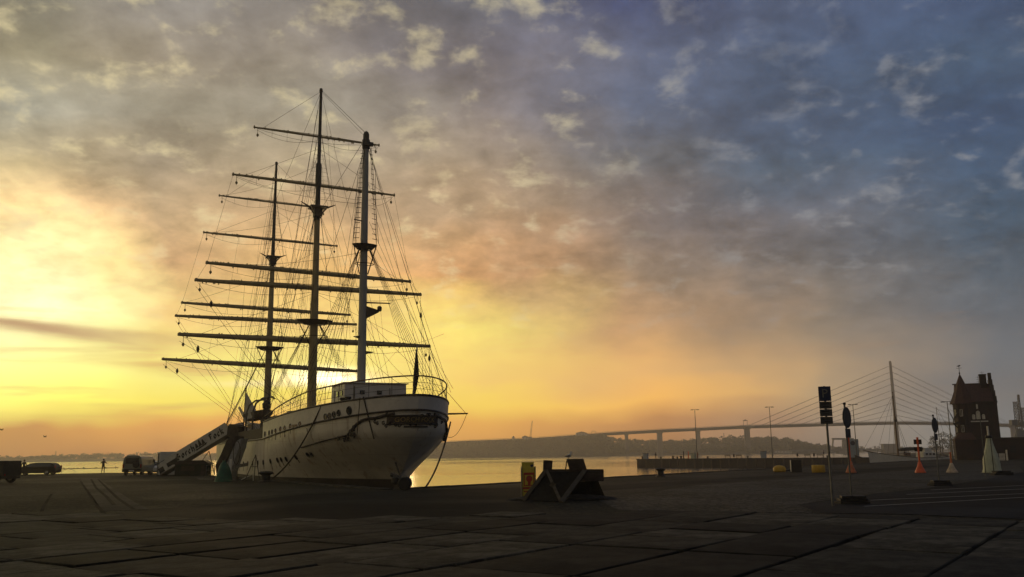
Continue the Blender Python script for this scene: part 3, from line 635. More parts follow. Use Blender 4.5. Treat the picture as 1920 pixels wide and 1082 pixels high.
# ------------------------------------------------------------------ the ship
def clip(x, a=0., b=1.): return max(a, min(b, x))
def s_end(z):
    if z >= 5.65: return -31.8 + (7.9 - z) * 0.2
    if z >= 2.3: return -27.2 - 4.15 * ((z - 2.3) / 3.35) ** 0.8
    return -27.2
def s_bow(z): return 42.0 - (8.0 - z) * 0.3
def hb(s, z):
    k = clip((z - 2.3) / 3.35); ks = k * k * (3 - 2 * k); t = clip((s - s_end(z)) / (21 - 2 * ks))
    top = (1 - (1 - t) ** 2.1) ** (1 / 1.8); low = 1 - (1 - t) ** 1.8
    t2 = clip((s_bow(z) - s) / 22.0); B = 6.0 if z > 2 else 6.0 - 0.05 * (2 - z) ** 2
    return B * (low + (top - low) * ks) * (1 - (1 - t2) ** 2) ** 0.8
def zl(s): return 5.6 + 1.4 * ((-9 - s) / 22.5) ** 1.2 if s < -9 else (5.6 if s < 22 else 5.6 + 2.0 * ((s - 22) / 20) ** 1.5)
def zt(s): return 7.0 + 0.95 * clip((-9 - s) / 22.8) ** 1.2
HEAD = R(25); SHIP = V((-19.51, 86.2, WZ))
ship = thing('sailing_ship', 'white three masted sailing ship moored along the quay with sails taken down', 'sailing ship', SHIP, HEAD)
def s2w(v, s, z): return SHIP + V((cos(HEAD) * v - sin(HEAD) * s, sin(HEAD) * v + cos(HEAD) * s, z))
def spacing(n):
    return [(1 - cos(pi * i / n)) / 2 * 0.55 + 0.45 * (i / n) for i in range(n + 1)]
PS = [0.0] + [((i / 14) ** 2) * 0.28 for i in range(1, 15)] + [0.28 + (0.5 * i / 14) for i in range(1, 15)] + [0.78 + 0.22 * (1 - (1 - i / 10) ** 1.6) for i in range(1, 11)]
def skin(zlo, zhi, nz, p0=None, p1=None, out=0.0):
    """both sides of the hull between two height functions"""
    rows = []
    for j in range(nz + 1):
        row = []
        for p in PS:
            stt = s_end(6.5) + (s_bow(7) - s_end(6.5)) * p
            z = zlo(stt) + (zhi(stt) - zlo(stt)) * j / nz
            s = s_end(z) + (s_bow(z) - s_end(z)) * p
            row.append((max(0.0, hb(s, z)) + (out if p > 0 else 0), s - (out if p == 0 else 0), z))
        rows.append(row)
    vs = []; fs = []; n = len(PS)
    for side in (1, -1):
        base = len(vs)
        for row in rows: vs += [(side * v, s, z) for v, s, z in row]
        for j in range(nz):
            for i in range(n - 1):
                a = base + j * n + i; q = (a, a + 1, a + n + 1, a + n); fs.append(q if side > 0 else q[::-1])
    return vs, fs, rows
BT = 2.55
vs, fs, rows = skin(lambda s: BT, zl, 12); b = MB(); b.add(vs, fs); b.build('hull', M['hull'], ship, smooth=True)
vs, fs, _ = skin(lambda s: -1.5, lambda s: BT, 5); b = MB(); b.add(vs, fs); b.build('boot_top', M['boot'], ship, smooth=True)
b = MB(); n = len(PS); top = rows[-1]
b.add([(v, s, z - 0.15) for v, s, z in top] + [(-v, s, z - 0.15) for v, s, z in top], [(i, i + 1, n + i + 1, n + i) for i in range(n - 1)]); b.build('main_deck', M['wood'], ship)
# poop: white bulwark with its deck and forward bulkhead
SP = [s_end(7.5) + 0.001] + [s_end(7.5) + (-9 - s_end(7.5)) * (i / 26) ** 1.7 for i in range(1, 27)]
def poop_row(f, off=0.0):
    out = []
    for i, s in enumerate(SP):
        z = zl(s) + (zt(s) - zl(s)) * f; s2 = s_end(z) + (-9 - s_end(z)) * ((s - SP[0]) / (-9 - SP[0])); out.append((0.0 if i == 0 else max(0, hb(s2, z) - off), s2 + (off if i == 0 else 0), z))
    return out
prow = [poop_row(k / 4) for k in range(5)]; vs = []; fs = []; m = len(SP)
for side in (1, -1):
    base = len(vs)
    for r in prow: vs += [(side * v, s, z) for v, s, z in r]
    for j in range(4):
        for i in range(m - 1): fs.append((base + j * m + i, base + j * m + i + 1, base + j * m + m + i + 1, base + j * m + m + i))
b = MB(); b.add(vs, fs)
b.build('poop_bulwark', M['white'], ship, smooth=True)
b = MB(); r = prow[4]; b.add([(v, s, z - 0.08) for v, s, z in r] + [(-v, s, z - 0.08) for v, s, z in r], [(i, i + 1, m + i + 1, m + i) for i in range(m - 1)]); b.build('poop_deck', M['wood'], ship)
b = MB(); b.add([(-5.98, -8.99, 5.45), (5.98, -8.99, 5.45), (5.98, -8.99, 6.93), (-5.98, -8.99, 6.93)], [(0, 1, 2, 3)]); b.build('poop_bulkhead', M['white'], ship)
def around(f, off, dz=0.0):
    r = poop_row(f, off); return [(-v, s, z + dz) for v, s, z in r[::-1]] + [(v, s, z + dz) for v, s, z in r[1:]]
b = MB(); b.tube(around(0.0, -0.03), 0.07, 6, cap=False)
fore_line = [(hb(s, zl(s)) + .03, s, zl(s)) for s in [-9 + i * (49.5 / 30) for i in range(31)]]
b.tube([(-v, s, z) for v, s, z in fore_line], 0.07, 6); b.tube(fore_line, 0.07, 6); b.build('rubbing_strake', M['trim'], ship)
b = MB(); b.tube(around(1.0, 0.03, 0.02), 0.075, 6); b.build('cap_rail', M['trim'], ship)
rail_h = lambda s: 0.5 + 0.75 * clip((-9 - s) / 13)
pts = [(v, s, z + rail_h(s)) for v, s, z in around(1.0, 0.15)]
b = MB(); b.tube(pts, 0.05, 6); b.build('handrail', M['wood'], ship)
b = MB()
for k in (0.33, 0.66): b.tube([(v, s, z + rail_h(s) * k) for v, s, z in around(1.0, 0.15)], 0.014, 4)
b.build('guard_wire', M['steel'], ship)
acc = 0; prev = None
for v, s, z in around(1.0, 0.15):
    if prev is not None: acc += (V((v, s, z)) - prev).length
    if prev is None or acc > 1.45:
        b = MB(); b.tube([(v, s, z - 0.1), (v, s, z + rail_h(s))], 0.022, 5); b.build('stanchion', M['steel'], ship); acc = 0
    prev = V((v, s, z))
# well-deck bulwark and forecastle
b = MB()
for side in (-1, 1):
    pts = [(hb(s, zl(s)) * side, s, zl(s)) for s in [-8.9 + i * (33 / 20) for i in range(21)]]
    b.add([p for p in pts] + [(v * 0.995, s, z + 0.95 + 0.5 * smooth(12, 22, s)) for v, s, z in pts], [(i, i + 1, 22 + i, 21 + i) for i in range(20)])
b.build('well_deck_bulwark', M['brown'], ship)
b = MB()
for side in (-1, 1):
    ss = [24.1 + i * (17.6 / 14) for i in range(15)]; pts = [(hb(s, zl(s)) * side, s, zl(s)) for s in ss]
    b.add(pts + [(v, s, z + 1.35) for v, s, z in pts], [(i, i + 1, 16 + i, 15 + i) for i in range(14)])
b.build('forecastle_bulwark', M['white'], ship)
# portholes
def normal_at(s, z):
    e = 0.05; dv_ds = (hb(s + e, z) - hb(s - e, z)) / (2 * e); dv_dz = (hb(s, z + e) - hb(s, z - e)) / (2 * e)
    return V((-1, -dv_ds, -dv_dz)).normalized()   # outward on the port side
def port_frame(s, z):
    nrm = normal_at(s, z); zz = V((0, 0, 1)); a = zz.cross(nrm).normalized(); u = nrm.cross(a)
    return V((-hb(s, z), s, z)), Matrix((a, u, nrm)).transposed().to_3x3()
R1 = [(-10.22, 5.99), (-12.21, 6.02), (-13.48, 6.07), (-14.77, 6.10), (-16.35, 6.20), (-17.55, 6.23), (-18.94, 6.32), (-21.01, 6.41), (-25.07, 6.80), (-25.46 - .12, 6.84), (-25.97 - .16, 6.91), (-26.37 - .30, 6.99)]
R2 = [(5.28, 3.47), (4.23, 3.48), (3.2, 3.48), (0.81, 3.51), (-1.78, 3.56), (-4.49, 3.57), (-7.3, 3.63), (-9.9, 3.68), (-12.4, 3.77), (-14.37, 3.86), (-15.3, 3.9), (-16.42, 3.94), (-18.5, 4.09), (-20.74, 4.24), (-21.35, 4.27)]
M['stain'] = mat('rust_run', (0.10, 0.055, 0.03), 0.8, var=0.3)
for s, z in R1 + R2 + [(-27.77, 7.1)]:
    p, mt = port_frame(s, z); r = 0.19 if s > -27 else 0.26
    b = MB(); b.lathe([(r, -0.05), (r, 0.012)], p, 12, M=mt); ob = b.build('porthole', M['glass'], ship)
    b = MB(); b.tube([p + mt @ V(((r + .02) * cos(a), (r + .02) * sin(a), 0.02)) for a in [2 * pi * i / 12 for i in range(13)]], 0.028, 4); b.build('porthole_rim', M['trim'], ob)
    if s > -19:
        h = random.uniform(0.25, 0.5); b = MB(); q, m2 = port_frame(s, z - r - h / 2); b.box(q, (0.12, h, 0.012), M=m2); b.build('rust_run', M['stain'], ob)
p, mt = port_frame(-19.95, 6.30); b = MB(); b.box(p, (1.0, 0.30, 0.08), M=mt); b.build('name_board', M['wood'], ship)
# carved scroll trim on the quarter, the dark line running forward of it
for side in (1,):
    sc = [(-20.5, 4.78), (-24.27, 5.17), (-26.03, 5.35), (-27.35, 5.50), (-27.86, 5.77), (-28.32, 6.14), (-28.84, 6.40), (-29.36, 6.52), (-29.84, 6.53), (-30.27, 6.62), (-30.64, 6.71), (-30.96, 6.77)]
    for sgn in (-1, 1):
        b = MB(); b.tube([(sgn * (hb(s, z) + .02), s, z) for s, z in sc], [0.06] * 4 + [0.11] * 8, 6)
        for s, z, r in ((-27.3, 5.36, .34), (-27.75, 5.6, .26), (-26.9, 5.25, .24), (-28.1, 5.9, .2), (-26.3, 5.3, .16), (-28.0, 5.45, .2)):
            c = V((sgn * hb(s, z), s, z)); b.tube([c + V((0, r * .8 * cos(a) * (1 - a / 11), r * sin(a) * (1 - a / 11))) + V((sgn * .05, 0, 0)) for a in [0.55 * i for i in range(15)]], 0.07, 5)
        b.build('carved_scroll', M['trim'], ship)
def stern_pt(v, z, out=0.03):
    lo, hi = s_end(z), s_end(z) + 12
    for _ in range(40):
        mid = (lo + hi) / 2
        if hb(mid, z) < abs(v): lo = mid
        else: hi = mid
    return V((v, hi - out, z))
b = MB()   # carved name board across the stern
N_ = 18; vt = [stern_pt(-1.75 + 3.5 * i / N_, 6.65, .05) for i in range(N_ + 1)]; vb = [stern_pt(-1.75 + 3.5 * i / N_, 6.12, .05) for i in range(N_ + 1)]
b.add(vt + vb + [p + V((0, .06, 0)) for p in vt + vb], [(i, i + 1, N_ + 2 + i, N_ + 1 + i) for i in range(N_)] + [(i, i + 1, 2 * N_ + 3 + i, 2 * N_ + 2 + i) for i in range(N_)])
b.build('name_plate', M['darkwood'], ship)
b = MB()
b.tube(vt, 0.05, 5); b.tube(vb, 0.05, 5)
for k in range(26):
    v = random.uniform(-2.5, 2.5); z = 6.4 + random.choice((-1, 1)) * random.uniform(.18, .42) * (0.5 if abs(v) > 1.75 else 1)
    c = stern_pt(v, z, .04); r = random.uniform(.07, .16); b.tube([c + V((r * cos(a) * (1 - a / 10), 0, r * sin(a) * (1 - a / 10))) for a in [.7 * i for i in range(11)]], .04, 4)
b.tube([stern_pt(-0.8 + 1.6 * i / 8, 5.95, .02) for i in range(9)], 0.05, 5)
b.build('carved_ornament', M['trim'], ship)
M['gilt'] = mat('gilt_letters', (0.38, 0.26, 0.08), 0.4, metal=0.3)
def text_mesh(s, size):
    cu = bpy.data.curves.new('t', 'FONT'); cu.body = s; cu.size = size; cu.align_x = 'CENTER'; cu.align_y = 'CENTER'; cu.resolution_u = 2
    ob = link('t', cu); dg = bpy.context.evaluated_depsgraph_get(); me = bpy.data.meshes.new_from_object(ob.evaluated_get(dg)); bpy.data.objects.remove(ob); return me
def stern_text(body, size, z, m):
    me = text_mesh(body, size)
    for vv in me.vertices:
        p = stern_pt(vv.co.x, z + vv.co.y, .075); vv.co = p
    me.materials.append(m); ob = link('name_lettering', me, ship)
stern_text('GORCH FOCK', 0.42, 6.385, M['gilt'])
# rudder and sternpost
b = MB(); b.prism([(-27.15, -1), (-28.6, -1), (-28.75, 1.6), (-28.1, 2.5), (-27.2, 2.7)], 0.25, M=Matrix(((0, 1, 0), (1, 0, 0), (0, 0, 1))).to_3x3()); b.build('rudder', M['boot'], ship)
# deckhouse on the poop
b = MB(); b.box((-0.05, -20.1, 8.35), (4.8, 4.1, 2.1), taper=0.985); b.build('poop_deckhouse', M['white'], ship, bevel=0.08); dh = kids(ship)[-1]
dh = [c for c in ship.children if c.name.startswith('poop_deckhouse')][0]
b = MB(); b.box((-0.05, -20.1, 9.44), (5.0, 4.3, .07)); b.build('roof', M['white'], dh)
for v in (-1.1, 0.2): b = MB(); b.box((v, -22.17, 8.75), (.35, .06, .28)); b.build('window', M['glass'], dh)
for s in (-21.4, -20.2): b = MB(); b.box((-2.47, s, 8.7), (.06, .35, .35)); b.build('window', M['glass'], dh)
b = MB(); b.box((-2.47, -18.9, 8.2), (.06, .75, 1.6)); b.build('door', M['white'], dh)
b = MB(); b.tube([(1.0, -22.2, 8.2), (1.0, -22.2, 9.1)], .03, 4); b.tube([(-1.7, -22.2, 7.6), (-1.7, -22.2, 9.2)], .04, 4); b.build('pipe', M['steel'], dh)
# clutter on the poop: bollards, coils, skylight, vents
for v, s, r, h in ((-3.4, -25.6, .18, .5), (-3.2, -26.2, .18, .5), (3.6, -25.0, .18, .5), (-1.9, -27.2, .3, .35), (-4.9, -16.0, .25, .45), (-4.9, -15.3, .25, .45)):
    b = MB(); z = zt(s) - .05; b.lathe([(r, 0), (r, h * .7), (r * 1.3, h * .75), (r * 1.3, h)], (v, s, z), 10); b.build('mooring_bitt', M['iron'], ship)
b = MB(); b.lathe([(.5, 0), (.62, .12), (.5, .25), (.2, .27)], (0.4, -26.5, zt(-26.5)), 12); b.build('rope_coil', M['rope'], ship)
for v, s in ((-4.6, -14.0), (-4.5, -12.2)): b = MB(); b.box((v, s, zt(s) + .25), (.7, .9, .6)); b.build('deck_locker', M['wood'], ship)
b = MB(); b.box((-.2, -12.8, 7.5), (2.6, 3.4, 1.0), taper=.8); b.build('skylight', M['wood'], ship)
b = MB(); b.box((-2.2, -3.5, 6.6), (3.6, 7, 2.0)); b.build('midship_house', M['wood'], ship)
b = MB(); b.box((0, 9.5, 6.9), (5, 9, 2.6)); b.build('boat_deck_house', M['brown'], ship)
for s in (6.5, 12.0):                                                      # ship's boats in chocks
    b = MB(); ring = []
    for i in range(9):
        t = -1 + 2 * i / 8; w = .95 * (1 - t ** 4) + .03
        ring.append([(-3.6 + w * cos(a), s + 2.6 * t, 8.6 + .75 * sin(a) + .15 * t * t) for a in [pi + pi * k / 8 for k in range(9)]])
    b.add([p for r in ring for p in r], [(i * 9 + k, i * 9 + k + 1, (i + 1) * 9 + k + 1, (i + 1) * 9 + k) for i in range(8) for k in range(8)]); b.build('ship_boat', M['brown'], ship, smooth=True)
for s in (-1.5, 2.6):
    b = MB(); b.tube([(-5.7, s, 5.6), (-5.7, s, 8.3), (-5.5, s - .25, 9.0), (-5.0, s - .6, 9.45), (-4.2, s - 1.2, 9.55), (-4.0, s - 1.3, 9.35)], .09, 6)
    b.build('davit', M['steel'], ship)
b = MB(); b.tube([(-5.0, -4.3, 5.6), (-5.0, -4.3, 8.4)], .12, 6); b.lathe([(.1, 0), (.36, .15), (.4, .5), (.2, .75)], (-5.0, -4.5, 8.3), 10); b.build('searchlight', M['iron'], ship)
b = MB(); A = [V((-4.5, 12.5, 8)), V((-4.4, 12.2, 11.0)), V((-4.2, 6.2, 8.1)), V((-2.6, 12.6, 8))]
b.add(A, [(0, 1, 2), (0, 2, 3), (1, 2, 3), (0, 1, 3)]); b.build('canvas_awning', M['canvas'], ship)
b = MB(); b.tube([(-4.5, 12.6, 6), (-4.4, 12.3, 11.6)], .08, 6); b.build('awning_pole', M['wood'], ship)
# ensign staff with furled flag
b = MB(); b.tube([(0, -30.6, 7.7), (0.02, -31.3, 11.25)], [.09, .05], 6); b.build('ensign_staff', M['mastwhite'], ship); 
b = MB(); b.tube([(0, -31.2, 10.95), (.03, -31.15, 10.2), (.05, -31.05, 9.3), (.0, -30.95, 8.6), (.02, -30.9, 8.1)], [.05, .12, .19, .15, .06], 7); b.build('furled_ensign', M['ink'], ship, smooth=True)
# boom out over the starboard quarter
b = MB(); b.tube([(5.0, -22.0, 7.2), (7.2, -22.4, 7.25)], [.09, .06], 6); b.build('side_boom', M['wood'], ship)
# bowsprit
b = MB(); b.tube([(0, 38, 8.2), (0, 48.5, 11.2)], [.32, .18], 8); b.build('bowsprit', M['mast'], ship)

MS = {'main': 0.0, 'fore': 25.1, 'mizzen': -17.8}
def mast(sx, prof, m, label):
    b = MB(); b.tube([(0, sx, z) for z, r in prof], [r for z, r in prof], 12); o = b.build('mast', m, ship, smooth=True); o['label'] = label; return o
MAIN = mast(0, [(5, .44), (12, .43), (19, .38), (20.5, .34), (27.5, .28)], M['mast'], 'tall buff main mast in the middle')
FORE = mast(25.1, [(5, .44), (12, .43), (19, .38), (20.5, .34), (27.5, .28)], M['mast'], 'buff fore mast farthest forward')
MIZ = mast(-17.8, [(6.5, .36), (14, .34), (21, .30), (24, .28), (29.4, .23)], M['mastwhite'], 'white mizzen mast nearest the stern')
def topmast(parent, sx, prof):
    b = MB(); b.tube([(0, sx, z) for z, r in prof], [r for z, r in prof], 10); b.build('topmast', M['topmast'], parent, smooth=True)
topmast(MAIN, 0, [(27.4, .29), (30.6, .24), (31.5, .32), (33.3, .30), (33.5, .19), (37, .17), (41.1, .14), (41.2, .19), (41.5, .15)])
topmast(FORE, 25.1, [(27.4, .28), (30.6, .22), (35, .19), (41.0, .14), (41.1, .19), (41.4, .15)])
b = MB(); b.tube([(0, -17.8, z) for z in (29.1, 29.2, 29.9, 30.0, 30.4, 30.6, 30.7)], [.24, .33, .33, .26, .26, .18, .06], 10); b.box((.05, -18.1, 29.5), (.9, .3, .3)); b.build('mast_cap', M['topmast'], MIZ)
def yard(parent, s, z, L, r, ang, tilt=0.0):
    b = MB(); N = 10; a = R(ang) - HEAD; d = V((cos(a) * cos(tilt), sin(a) * cos(tilt), -sin(tilt))); c = V((0, s + .55, z))
    prof = [(t, r * (1 - 0.48 * abs(t) ** 2.2)) for t in [-1 + 2 * i / N for i in range(N + 1)]]
    b.tube([c + d * (t * L / 2) for t, _ in prof], [q for _, q in prof], 8)
    w = V((0, 0, 1))
    b.tube([c + d * (-L / 2) + w * r * .6, c + w * (r + .07), c + d * (L / 2) + w * r * .6], .03, 4)      # jackstay
    for k in range(int(L * 1.7)):
        t = random.uniform(-.97, .97); rr = r * (1 - .45 * abs(t) ** 2.2); b.box(c + d * (t * L / 2) + w * (rr + .02) * random.choice((1, 1, 1, -1)), (.10, .14, random.uniform(.08, .22)), rz=a)
    for t in (-1, 1):
        e = c + d * (t * L / 2); b.lathe([(r * .45, -.12), (r * .7, -.1), (r * .7, .1), (r * .3, .22)], e, 8)
        q = e - d * (t * .35)
        b.tube([q, q - w * (.5 + r)], .025, 4); b.lathe([(.03, .16), (.11, .08), (.13, -.05), (.03, -.2)], q - w * (.62 + r), 6)     # hanging block
    b.build('yard', M['mast'], parent, smooth=True)
    # footrope with stirrups
    b = MB()
    for sg in (-1, 1):
        pts = []
        for i in range(9):
            t = i / 8; x = sg * (0.03 + .93 * t) * L / 2; pts.append(c + d * x - w * (.25 + .75 * (1 - (2 * t - .9) ** 2 * .85) ))
        b.tube(pts, .018, 3)
        for i in (2, 4, 6): q = c + d * (sg * (0.03 + .93 * i / 8) * L / 2); b.tube([q, pts[i]], .014, 3)
    b.build('footrope', M['rope'], parent)
    return c + d * (-L / 2), c + d * (L / 2)
Y = {}
Y['m'] = [yard(MAIN, 0, z, L, r, a) for z, L, r, a in ((36.47, 12.9, .12, 25.9), (31.25, 16.6, .15, 27.6), (22.15, 20.7, .22, 30.0), (20.63, 22.2, .25, 24.2), (15.31, 24.7, .27, 27.2))]
Y['f'] = [yard(FORE, 25.1, z, L, r, a, tl) for z, L, r, a, tl in ((36.16, 13.6, .12, 28.5, 0), (31.26, 16.8, .15, 28.5, 0), (22.29, 21.0, .22, 31.0, 0), (20.87, 21.9, .24, 24.0, 0), (15.2, 24.3, .27, 27.5, R(1.6)))]
b = MB(); a = R(27) - HEAD
# tops and crosstrees
def crosstree(parent, s, z, w, horn):
    b = MB()
    for sg in (-1, 1):
        b.tube([(0, s, z - .1), (sg * w * .55, s - .1, z + .12), (sg * w, s - .3, z + horn)], [.13, .10, .04], 5)
        b.tube([(0, s - .1, z - 1.1), (sg * w * .5, s - .15, z + .05)], .07, 5); b.tube([(0, s - .1, z - .7), (sg * w * .3, s + .4, z + .05)], .06, 5)
    b.box((0, s - .2, z), (1.7, 1.5, .16)); b.box((0, s - .1, z - .5), (.8, .8, .9)); b.build('crosstree', M['trim'], parent)
def platform(parent, s, z, w):
    b = MB(); pts = [(w * cos(a), s - .2 + .95 * w * .62 * sin(a)) for a in [2 * pi * k / 18 for k in range(18)]]
    b.add([(x, y, z) for x, y in pts] + [(x * .55, s - .2 + (y - s + .2) * .6, z - .45) for x, y in pts], [tuple(range(18)), tuple(range(35, 17, -1))] + [(i, i + 18, (i + 1) % 18 + 18, (i + 1) % 18) for i in range(18)])
    for sg in (-1, 1): b.tube([(sg * w * .9, s - .3, z - .05), (sg * .35, s, z - 2.4)], .05, 4)
    b.tube([(.75 * w * cos(a), s - .2 + .5 * w * sin(a), z - 1.6) for a in [2 * pi * k / 14 for k in range(15)]], .03, 4)
    b.build('top_platform', M['trim'], parent)
platform(MAIN, 0, 17.25, 1.85); platform(FORE, 25.1, 17.45, 1.75); platform(MIZ, -17.8, 20.95, 1.05)
crosstree(MAIN, 0, 28.7, 1.75, .45); crosstree(FORE, 25.1, 28.8, 1.6, .4)
b = MB(); b.tube([(-.9, -17.9, 23.0), (.1, -17.9, 22.9)], .05, 5); b.build('spreader', M['trim'], MIZ)
b = MB(); b.tube([(.2, -18.0, 16.2), (2.0, -18.6, 16.15)], [.07, .05], 6); b.build('radar_scanner', M['trim'], MIZ)
b = MB(); b.prism([(.25, 15.9), (.25, 14.9), (1.25, 15.45), (1.3, 15.62)], .22, M=Matrix.Translation((0, -18.0, 0)))
b.lathe([(.08, -.22), (.19, -.14), (.19, .14), (.08, .22)], (1.3, -18.1, 15.75), 8); b.build('radar_bracket', M['trim'], MIZ)
b = MB(); b.prism([(.28, 12.3), (.28, 12.05), (1.0, 12.25)], .3, M=Matrix.Translation((0, -17.9, 0))); b.prism([(-.28, 13.5), (-.28, 13.3), (-.75, 13.45)], .3, M=Matrix.Translation((0, -17.9, 0))); b.build('lantern_bracket', M['trim'], MIZ)

# ---------------------------------------------- rigging: each rope a part
def rope(name, p, q, r=.021, sag=0.0, n=None, parent=None):
    p, q = V(p), V(q); n = n or (8 if sag else 1); b = MB()
    b.tube([p.lerp(q, i / n) - V((0, 0, sag * 4 * (i / n) * (1 - i / n))) for i in range(n + 1)], r, 3); return b.build(name, M['rope'], parent or ship)
def rig_mast(s, ztop, zct, zhead, wtop, wct, wide, back, r=.018):
    for sg in (-1, 1):
        feet = [s + .1 - 1.05 * k for k in range(6)]
        heads = [(sg * .35, s - .05 * k, ztop - .1) for k in range(6)]
        ft = [(sg * (hb(f, zl(f)) - .12 if abs(f) < 26 else wide), f, (zl(f) if f > -9 else zt(f)) + .5) for f in feet]
        for h, f in zip(heads, ft):
            rope('shroud', h, f, r)
        b = MB(); H = V(heads[0]); nrat = int((ztop - 7) / .62)
        for i in range(1, nrat):
            t = i / nrat * .97
            A = V(heads[0]).lerp(V(ft[0]), t); B = V(heads[4]).lerp(V(ft[4]), t); b.tube([A, B], .009, 3)
        tag(b.build('ratlines', M['rope'], ship), kind='stuff')
        if zct:
            lo = [(sg * wtop * (.95 - .05 * k), s - .2 - .35 * k, ztop + .05) for k in range(4)]; hi = [(sg * .25, s - .05 * k, zct - .1) for k in range(4)]
            for h, f in zip(hi, lo): rope('topmast_shroud', h, f, .015)
            b = MB(); N = int((zct - ztop) / .62)
            for i in range(1, N): t = i / N; b.tube([V(hi[0]).lerp(V(lo[0]), t), V(hi[3]).lerp(V(lo[3]), t)], .009, 3)
            tag(b.build('ratlines', M['rope'], ship), kind='stuff')
            lo = [(sg * wct * (.95 - .1 * k), s - .3 - .2 * k, zct + .3) for k in range(2)]; hi = [(sg * .18, s - .1, zhead - 4.5 - .1 * k) for k in range(2)]
            for h, f in zip(hi, lo): rope('topgallant_shroud', h, f, .016)
            b = MB()
            for i in range(1, 16): t = i / 17; b.tube([V(hi[0]).lerp(V(lo[0]), t), V((0, s - .1, hi[0][2])).lerp(V((sg * .2, s - .2, lo[0][2])), t)], .011, 3)
            tag(b.build('ratlines', M['rope'], ship), kind='stuff')
        for k, (zz, ds) in enumerate(back):
            f = s - ds; rope('backstay', (sg * .1, s - .1, zz), (sg * ((hb(f, zl(f)) if f > -28 else 3.6) - .1), f, (zl(f) if f > -9 else zt(f)) + .4), .016)
rig_mast(0, 17.2, 28.6, 41, 1.85, 1.5, 5.9, ((40.6, 9.0), (35.0, 8.2), (32.0, 7.4), (28.5, 6.6), (28.3, 6.0)))
rig_mast(25.1, 17.4, 28.7, 41, 1.75, 1.4, 5.6, ((40.6, 9.0), (35.0, 8.2), (32.0, 7.4), (28.5, 6.6)))
rig_mast(-17.8, 20.9, 0, 30, 1.0, 0, 5.3, ((29.4, 8.0), (29.3, 8.8), (21.5, 7.2)))
for sg in (-1, 1):   # mizzen topmast ladders
    a0, a1 = V((sg * .98, -18.0, 21.0)), V((sg * .30, -18.0, 29.2)); c0, c1 = V((sg * .98, -18.6, 21.0)), V((sg * .30, -18.25, 29.2))
    for p, q in ((a0, a1), (c0, c1)): rope('topmast_shroud', q, p, .022)
    d0 = V((sg * .42, -18.2, 21)); d1 = V((sg * .38, -18.2, 27)); rope('topmast_shroud', d1 + V((sg * .35, 0, 0)), a0, .02)
    b = MB()
    for i in range(1, 19):
        t = i / 19; x = sg * (.98 + (.50 - .98) * t); z = 21 + 8 * t; b.tube([(x, -18.1, z), (x - sg * .42 * (1 - .4 * t), -18.3, z)], .028, 3)
    tag(b.build('ratlines', M['rope'], ship), kind='stuff')
# stays
for p, q in (((0, 0, 41.2), (0, 25, 36)), ((0, 0, 34.5), (0, 25, 29)), ((0, 0, 30.5), (0, 24.6, 18)), ((0, .2, 28.3), (0, 24.4, 17.6)), ((0, .3, 17.2), (0, 23.5, 6.5)),
             ((0, 25.2, 41.1), (0, 48.3, 11.2)), ((0, 25.2, 36), (0, 46, 10.5)), ((0, 25.2, 30.5), (0, 43.5, 9.8)), ((0, 25.2, 28.5), (0, 41, 9)), ((0, 25.3, 17.4), (0, 40, 8.6)), ((.2, 25.3, 17.3), (.2, 39.6, 8.6)),
             ((0, -17.7, 29.4), (0, -.2, 19)), ((0, -17.7, 30.2), (0, -.2, 28)), ((0, -17.6, 21), (0, -.6, 8.0)), ((0.1, -17.6, 20.8), (0.1, -1, 7.6))):
    rope('stay', p, q, .019)
rope('stay', (0, -.1, 41.3), (0, -17.6, 30.6), .022); rope('stay', (0, -18, 30.4), (0, -31.2, 11.1), .014)
# lifts and braces
for k, (l, r_) in enumerate(Y['m'] + Y['f']):
    s0 = 0 if k < 5 else 25.1; i = k % 5
    zl_ = (41.2, 35.0, 28.6, 28.4, 20.0)[i]
    if i in (0, 1, 4):
        for e in (l, r_): rope('lift', e + (V((0, s0, e.z)) - e) * .12, (0, s0, zl_), .017)
    for e, sg in ((l, -1), (r_, 1)):
        aft = (0.2 * sg, -17.4, (29.6, 24.5, 20.4, 19.6, 13.0)[i]) if k < 5 else (.3 * sg, -.2, (33.0, 28.0, 24.0, 19.0, 17.0)[i])
        if i < 3: rope('brace', e, aft, .016, sag=.5)
        else:
            f = -12.0 - i * 1.5 if k < 5 else 8.0 - i * 1.2
            rope('brace', e - V((0, 0, .6)), (sg * 5.7, f, (zt(f) if f < -9 else zl(f) + 1) + .6), .02)
            rope('brace', e, (sg * 5.6, f - 1.4, (zt(f - 1.4) if f < -9.5 else zl(f) + 1) + .6), .016)
            m_ = e.lerp(V((sg * 5.7, f, 7)), .2); b = MB(); b.lathe([(.03, .3), (.12, .1), (.14, -.1), (.03, -.35)], m_, 6); b.build('block', M['rope'], ship)
    if i in (1, 2):   # sheets and buntlines running down to the yard below
        nl, nr = (Y['m'] + Y['f'])[k + 1]
        for A, B in ((l, nl), (r_, nr)): rope('sheet', A, B, .014)
        for t in (.25, .4, .6, .75): rope('buntline', l.lerp(r_, t), nl.lerp(nr, t), .011)
    if i == 4:
        for t in (.12, .3, .42, .58, .7, .88): q = l.lerp(r_, t); rope('buntline', q, (q.x * .25, s0 - .6, 8), .012)
    if i == 3:
        for t in (.2, .35, .65, .8): nl, nr = (Y['m'] + Y['f'])[k + 1]; rope('buntline', l.lerp(r_, t), nl.lerp(nr, t + random.uniform(-.03, .03)), .012)
